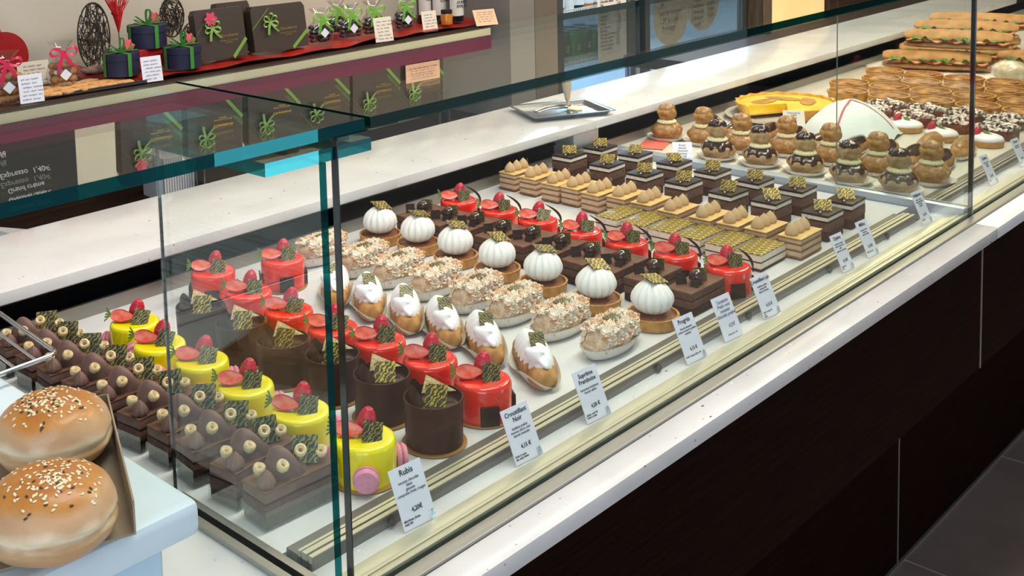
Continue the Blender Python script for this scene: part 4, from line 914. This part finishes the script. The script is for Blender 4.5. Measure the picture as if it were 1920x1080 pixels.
# wicker ornaments
def wicker(px, py, Y, rx, rz_, label, seed):
    p = at_y(px, py, Y); rnd = random.Random(seed); t = thing('wicker_ornament', label, 'ornament', (p.x, Y, p.z)); mb = MB()
    for k in range(92):
        a, b_ = rnd.uniform(0, 2*PI), rnd.uniform(.6, 3.0); q0, q1 = rnd.choice((1, 1, .75, .45)), rnd.choice((1, .8, .5)); P0 = Vector((rx*q0*math.cos(a), rnd.uniform(-.006, .006), rz_*q0*math.sin(a))); P1 = Vector((rx*q1*math.cos(a+b_), rnd.uniform(-.006, .006), rz_*q1*math.sin(a+b_)))
        md = (P0+P1)/2*rnd.uniform(1.0, 1.12); mb.tube([P0, md, P1], .0013, 5)
    mb.tube([(rx*math.cos(k*PI/18), 0, rz_*math.sin(k*PI/18)) for k in range(37)], .0022, 6)
    obj('woven_disc', mb.mesh('woven_disc', WICK, 60), t); return t
wicker(176, 68, 2.86, .050, .094, 'tall dark wicker oval leaning on the wall', 1)
wicker(322, 32, 2.90, .042, .060, 'dark wicker disc behind the raised round box', 2)
wicker(362, 70, 2.84, .040, .045, 'low dark wicker disc beside the brown gift boxes', 3)
ft = thing('red_feather', 'bright red feather spray above the round boxes', 'feather', tuple(at_y(222, 48, 2.84)))
fm = MB(); rnd = random.Random(5)
for k in range(60):
    a = rnd.uniform(60, 120); L = rnd.uniform(.03, .085); fm.ribbon([(0, 0, -.02), (L*.5*math.cos(R(a))*.6, rnd.uniform(-.01, .01), L*.5), (L*math.cos(R(a)), rnd.uniform(-.015, .015), L)], (.0028, 0, .001))
obj('barbs', fm.mesh('barbs', mat('red_feather_barbs', '#c3121c', .7), 60), ft); obj('quill', MB().tube([(0, 0, -.075), (0, 0, .02)], .0012, 6).mesh('quill', WICK), ft)
# red scalloped board at far left
thing('red_wall_ornament', 'red curved ornament leaning on the wall behind the cellophane bags', 'ornament', (at_y(8, 120, 2.93).x, 2.93, .974), me=MB().lathe([(0, -.004), (.070, -.004), (.070, .004), (0, .004)], 48, 0, tf(0, 0, .07, 90)).tube([(-.01, 0, .12), (-.03, 0, .19)], .012, 10).mesh('red_wall_ornament', mat('glossy_red', '#a3101a', .35, coat=.3), 50))
# cellophane biscuit bags
BISC = mat('brown_biscuits', '#c0905f', .7, c2='#99683f', scale=60)
def bag(px, py, Y, w_, h_, label, content=BISC, rib=PINKR, z=ZC, top=.045):
    p = at_y(px, py, Y); t = thing('cellophane_bag', label, 'bag', (p.x, Y, z), -10); rnd = random.Random(int(px))
    c = MB()
    for i in range(5):
        for j in range(4): c.blob(w_*.16, .010, h_*.12, 12, 8, .2, 90, mtx=tf((i-2)*w_*.18, rnd.uniform(-.008, .008), h_*.12+j*h_*.22, 0, rnd.uniform(-20, 20), 0), seed=i*4+j)
    o = obj('contents', c.mesh('contents', content, 60), t); o['kind'] = 'stuff'
    def f(u, v):
        a = 2*PI*u; k = [1, 1.12, 1.1, .9, .55, .25, .55, .9][min(7, int(v*7.99))]; zz = v*(h_+top); return (w_*.54*k*math.cos(a)*(1+.06*math.sin(7*a)), .022*k*math.sin(a)*(1+.1*math.sin(5*a)), zz+.001)
    obj('cellophane', MB().grid(f, 40, 9, cu=True).mesh('cellophane', CELLO, 60), t)
    rb = MB(); bow(rb, 0, -.014, h_+top*.36, .036, 0, True, (8, 172)); obj('ribbon_bow', rb.mesh('ribbon_bow', rib, 60), t)
    obj('diamond_tag', MB().box(-.011, .011, -.0006, .0006, -.011, .011).mesh('diamond_tag', PAPER, 0), t, (0, -.026, h_*.5), (0, 45, 0)); return t
bag(14, 195, 2.66, .075, .082, 'cellophane bag of biscuits with pink bow, nearest the frame edge')
bag(118, 148, 2.72, .068, .080, 'cellophane bag of biscuits with pink bow behind the biscuit tray')
DK = mat('dark_truffles', '#2c2228', .4, coat=.4)
for k, (px, py, w_) in enumerate(((602, 78, .078), (657, 84, .075), (700, 76, .070), (758, 66, .062), (632, 64, .068))):
    bag(px, py, 2.70 if k < 4 else 2.82, w_, .060, ['cellophane bag of dark sweets with lime ribbon, beside the brown box', 'cellophane bag of dark sweets with a bright diamond tag', 'cellophane bag of dark sweets half behind the cream card', 'cellophane bag of dark sweets nearest the bottles', 'cellophane bag of dark sweets in the second rank'][k], DK, mat('bright_lime_ribbon', '#66a530', .4), z=.990)
# biscuit tray
bt = thing('biscuit_tray', 'flat dark tray of thin almond biscuits on the back counter', 'tray', (at_y(160, 178, 2.68).x, 2.70, ZC), -4)
obj('tray_body', MB().box(-.145, .145, -.075, .075, 0, .003).box(-.150, .150, -.080, -.075, 0, .008).box(-.150, .150, .075, .080, 0, .008).box(-.15, -.145, -.075, .075, 0, .008).box(.145, .150, -.075, .075, 0, .008).mesh('tray_body', mat('dark_grey_tray', '#4b4b50', .35, metal=.5), 0), bt)
for k in range(14):
    y = -.06+.045*(k % 3); x = -.12+.052*(k//3)
    o = thing('almond_biscuit', 'thin golden almond biscuit on the dark tray', 'biscuit', (bt.location.x+x, 2.70+y, ZC+.0045), 12*(k % 4)-15, 'almond biscuits on the dark tray', MB().box(-.027, .027, -.017, .017, 0, .006).mesh('almond_biscuit', mat('golden_biscuit', '#c98a4e', .6, c2='#e0b27c', scale=120), 30, .002))
bt2 = thing('chocolate_log', 'dusty dark chocolate log behind the almond biscuits', 'chocolate', tuple(at_y(200, 146, 2.80).xy)+(ZC+.020,), -12, me=MB().blob(.075, .016, .012, 40, 14, .4, 60).mesh('chocolate_log', mat('dusted_chocolate', '#5d463c', .8, c2='#8b7468', scale=60), 60))
# bottles and jar at the counter end
def bottle(px, Y, r, h, label, cap=DCHOC, body=None, txt=None):
    t = thing('labelled_bottle', label, 'bottle', (at_y(px, 60, Y).x, Y, .990))
    obj('bottle_body', MB().lathe([(0, 0), (r, 0), (r, h*.75), (r*.45, h*.88), (r*.4, h), (0, h)], 28).mesh('bottle_body', body or mat('black_glass', '#141416', .12, coat=.5), 40), t)
    obj('bottle_label', MB().grid(lambda u, v: ((r+.0008)*math.cos(R(180+180*u)), (r+.0008)*math.sin(R(180+180*u)), h*.15+h*.5*v), 20, 3).mesh('bottle_label', mat('grey_white_label', '#cfcdca', .6), 60), t)
    if txt: obj('label_lettering', text_mesh('label_lettering', txt, .013, INK, bold=.0005), t, (0, -r-.0022, h*.48), (90, 0, -15))
    return t
bottle(798, 2.78, .030, .15, 'black bottle with grey label behind the small card', txt='CUVÉE')
bottle(824, 2.74, .030, .14, 'black bottle with grey label between the card and the jar', txt='CUVÉE')
bottle(855, 2.68, .028, .13, 'bottle with white label and bold black lettering at the counter end', txt='CUVÉE\nDOUX')
jr = thing('honey_jar', 'small amber jar with black lid in front of the bottles', 'jar', (at_y(838, 55, 2.65).x, 2.65, .990))
obj('jar_body', MB().lathe([(0, 0), (.020, 0), (.021, .03), (.018, .036), (0, .036)], 28).mesh('jar_body', mat('amber_honey', '#b9701c', .15, coat=.6), 40), jr); obj('jar_lid', MB().lathe([(0, .036), (.0195, .036), (.0195, .048), (0, .048)], 28).mesh('jar_lid', BLACK, 40), jr)

# niche things seen under the glass shelf
ps = thing('paper_stack', 'stack of white striped paper sheets under the back counter', 'paper', (at_y(328, 325, 2.62).x, 2.62, .641), -8)
sm = mat('striped_paper_edge', '#dfe0ea', .6)
for k in range(14): obj('paper_sheet', bx(-.050+k*.0075, -.045+k*.0075, -.04, .10, 0, .125, m=sm), ps)
thing('chrome_canister', 'narrow chrome canister beside the paper stack', 'canister', (at_y(373, 330, 2.55).x, 2.55, .641), me=MB().lathe([(0, 0), (.018, 0), (.018, .12), (.021, .12), (.021, .126), (0, .128)], 32).mesh('chrome_canister', CHROME, 40))
thing('chrome_canister', 'chrome canister behind the worktop near the steel tray', 'canister', (at_y(830, 215, 2.5).x, 2.5, .641), me=MB().lathe([(0, 0), (.024, 0), (.024, .16), (.029, .16), (.029, .168), (0, .17)], 32).mesh('chrome_canister', CHROME, 40))
pb = thing('paper_bag', 'folded pale grey paper bag lying behind the worktop', 'bag', (at_y(55, 425, 2.45).x, 2.52, .641), 20, me=MB().add([(-.12, -.09, 0), (.14, -.08, 0), (.14, .09, 0), (-.12, .09, 0), (-.06, -.05, .07), (.08, -.02, .03), (.08, .05, .03), (-.06, .05, .08)], [(3, 2, 1, 0), (4, 5, 6, 7), (0, 1, 5, 4), (1, 2, 6, 5), (2, 3, 7, 6), (3, 0, 4, 7)]).mesh('paper_bag', mat('pale_grey_paper', '#b9bec4', .6), 0))

# ================================================================== STEEL CABINET AND FRIDGES
sc_ = thing('steel_cabinet', 'tall brushed grey cabinet at the end of the back counter', 'cabinet')
obj('cabinet_side', bx(3.065, 3.20, 2.55, 2.99, 0, 2.3, m=mat('warm_grey_laminate', '#817d7c', .4)), sc_)
obj('cabinet_side', bx(3.215, 3.345, 2.56, 2.99, 0, 2.3, m=mat('brown_grey_laminate', '#6f6660', .4)), sc_)
obj('shadow_gap', bx(3.20, 3.215, 2.60, 2.99, 0, 2.3, m=BLACK), sc_)
def fridge(x0, x1, label, shelves, warm):
    t = thing('glass_door_fridge', label, 'fridge'); y0 = 2.60
    MB_ = MB().box(x0, x0+.03, y0, 2.99, 0, 2.1).box(x1-.03, x1, y0, 2.99, 0, 2.1).box(x0, x1, 2.96, 2.99, 0, 2.1).box(x0, x1, y0, 2.99, 0, .12)
    obj('reflection_blocker', bx(x0, x1, y0-.03, 2.95, 1.50, 2.1, m=mat('dark_blocker_grey', '#2c3036', .4)), t)  # added dark box out of view, keeps the fridge's reflection in the glass shelf dark
    obj('cabinet_body', MB_.mesh('cabinet_body', mat('fridge_liner', '#cfdcea', .5), 0), t)
    fr = MB()
    for a, b_ in ((x0, x0+.035), (x1-.035, x1)): fr.box(a, b_, y0-.03, y0-.004, .1, 1.499)
    obj('door_frame', fr.mesh('door_frame', mat('fridge_door_metal', '#7b7f84', .3, metal=.7), 0, .002), t)
    pane('door_glass', x0+.035, x1-.035, y0-.02, y0-.015, .1, 1.499, t)
    for z in shelves:
        s = MB()
        for k in range(int((x1-x0-.08)/.022)): s.box(x0+.04+k*.022, x0+.043+k*.022, y0+.012, 2.95, z, z+.004)
        s.box(x0+.03, x1-.03, y0+.10, y0+.106, z-.004, z)
        s.box(x0+.03, x1-.03, y0+.006, y0+.010, z+.026, z+.030).box(x0+.03, x1-.03, y0+.006, y0+.010, z-.002, z+.003)
        n = int((x1-x0)/.014)
        for k in range(n): s.box(x0+.03+k*.014, x0+.035+k*.014, y0+.006, y0+.010, z, z+.03)
        obj('fridge_shelf', s.mesh('fridge_shelf', mat('white_coated_wire', '#e6edf2', .4), 0), t)
    l = bpy.data.lights.new('fridge_lamp', 'AREA'); l.shape = 'RECTANGLE'; l.size = x1-x0-.1; l.size_y = .1; l.energy = 9; l.color = (.55, .78, 1)
    o = bpy.data.objects.new('fridge_lamp', l); COL.objects.link(o); o.parent = t; o.location = ((x0+x1)/2, y0+.12, 1.49)
    l2 = bpy.data.lights.new('fridge_lamp', 'AREA'); l2.shape = 'RECTANGLE'; l2.size = .04; l2.size_y = 1.0; l2.energy = 5; l2.color = (.55, .78, 1)
    o = bpy.data.objects.new('fridge_lamp', l2); COL.objects.link(o); o.parent = t; o.location = (x0+.05, y0+.05, 1.0); o.rotation_euler = (R(90), 0, R(-40))
    return t
fridge(3.36, 3.86, 'glass door drinks fridge with cans and a paper menu on its door', (.40, .765, .945, 1.18, 1.4), 0)
fridge(3.93, 4.74, 'wide blue lit fridge with two round paper notices', (.40, .70, 1.05, 1.35), 0)
CANM = [mat('red_can', '#b5202c', .3, metal=.4), mat('green_can', '#1f8a55', .3, metal=.4), mat('dark_green_can', '#1a6a4a', .3, metal=.4)]
canp = None
for r_ in range(2):
    for k in range(5):
        x = 3.42+.068*k; c = CANM[0] if k == 0 else CANM[1 + (k % 2)]
        t = thing('drink_can', '%s can on the lower fridge shelf, %s from the cabinet%s' % ('red' if k == 0 else 'green', ORD[k] if k else 'first', ', rear row' if r_ else ''), 'can', (x, 2.65+.07*r_, .7695))
        obj('can_body', MB().lathe([(0, 0), (.024, 0), (.030, .006), (.030, .112), (.026, .118), (0, .118)], 28).mesh('can_body', c, 40), t)
        obj('can_lid', MB().lathe([(0, .116), (.0255, .118), (.0262, .121), (.024, .1195), (0, .1185)], 28).mesh('can_lid', STEEL, 40), t)
        if r_ == 0: obj('can_lettering', text_mesh('can_lettering', 'Dr' if k == 0 else 'S', .030, CHALK, shear=.3, bold=.0006), t, (-.008, -.032, .045), (90, 0, -20))
for k in range(6):
    x = 3.415+.062*k; t = thing('drink_bottle', 'small bottle on the upper fridge shelf, %s from the cabinet' % (ORD[k] if k else 'first'), 'bottle', (x, 2.66, .9495))
    c = mat(['dark_cola', 'navy_drink', 'white_drink', 'black_drink', 'orange_drink', 'amber_drink'][k], ['#1c1414', '#1d2a52', '#dfe3e8', '#18181c', '#d07a1e', '#b5651d'][k], .15, coat=.5)
    obj('bottle_body', MB().lathe([(0, 0), (.025, 0), (.026, .09), (.012, .14), (.012, .17), (0, .17)], 24).mesh('bottle_body', c, 40), t)
    obj('bottle_label', MB().lathe([(.0266, .03), (.0266, .075)], 24).mesh('bottle_label', mat('pale_label', '#d5dbe6', .5), 60), t)
# menu poster and round notices (flat papers stuck to the doors)
def sheet(name, label, x, y, z, m, mb, lines, size, w_, cat='notice', text=None):
    t = thing(name, label, cat, (x, y, z)); obj('paper', mb.mesh('paper', m, 0), t)
    if text: obj('lettering', text_mesh('lettering', text, size, INK, align='LEFT', shear=.1, bold=.0002), t, (-w_*.42, -.0012, lines), (90, 0, 0))
    return t
yp = 2.5785
sheet('paper_menu', 'printed price list taped to the drinks fridge door', 3.715, yp, .745, mat('menu_paper', '#e6e3e3', .6), MB().box(-.095, .095, -.0004, .0004, 0, .30), .282, .0135, .19, text='Café expresso       1,40\nCafé allongé         1,50\nCafé crème            2,20\nChocolat chaud     2,50\nThé                        2,20\nCoca                      2,20\nCoca zéro              2,20\nOrangina                2,20\nPerrier                    2,20\nIce tea                    2,20\nJus d\'orange           2,50\nEau 50cl                1,20\nFormule sandwich 6,90\nFormule quiche     7,20\nFormule salade     8,50\nDessert du jour     4,20\n  menu enfant')
CW = mat('pale_round_paper', '#efe2cf', .7)
sheet('round_notice', 'round handwritten paper notice near the fridge hinge', 4.13, yp, .89, CW, MB().lathe([(0, -.0004), (.13, -.0004), (.13, .0004), (0, .0004)], 48, 0, tf(rx=90)), .03, .030, .2, text='2€\npapier burger\n- 2€ le café\n  fromage')
sheet('round_notice', 'round handwritten paper notice listing burger prices', 4.38, yp-.001, .93, CW, MB().lathe([(0, -.0004), (.135, -.0004), (.135, .0004), (0, .0004)], 48, 0, tf(rx=90)), .075, .026, .22, text='     2€\n+ burger normal\n     2,00€\n+ burger et riz\n{ boisson    2,00€\n{ formule    2,50€\n{ dessert    3,50€\n   total')
pw = thing('wood_pillar', 'narrow rough wooden pillar beside the wide fridge', 'pillar', me=bx(4.76, 4.84, 2.50, 2.99, 0, 2.6, m=mat('rough_bark_wood', '#4f3d28', .8, c2='#2c2116', scale=14, stretch=(6, 6, .6), bump=.6, bscale=30)))
sheet('lit_wall_panel', 'warm cream panel behind the far end of the worktop', 5.18, 2.58, .62, mat('cream_backlit_panel', '#e5cfa6', .6, c2='#d9bf92', scale=3), MB().box(-.33, .33, -.01, .01, 0, 1.4), 0, 0, 0, 'panel')
dw = thing('dark_partition', 'dark wooden partition beyond the cream panel', 'partition', me=bx(5.53, 6.95, 2.55, 2.95, 0, 2.6, m=DARKWOOD2))
gj = thing('glass_jar', 'clear glass jar behind the worktop before the cream panel', 'jar', (at_y(1433, 62, 2.3).x, 2.3, .80))
obj('jar_glass', MB().lathe([(0, 0), (.03, 0), (.03, .14), (.024, .16), (.026, .165)], 28).mesh('jar_glass', CLEAR, 50), gj)
ss = thing('serving_shelf', 'dark shelf behind the worktop carrying a glass jar', 'shelf', me=bx(3.6, 6.2, 2.15, 2.45, .76, .80, m=DARKWOOD2))
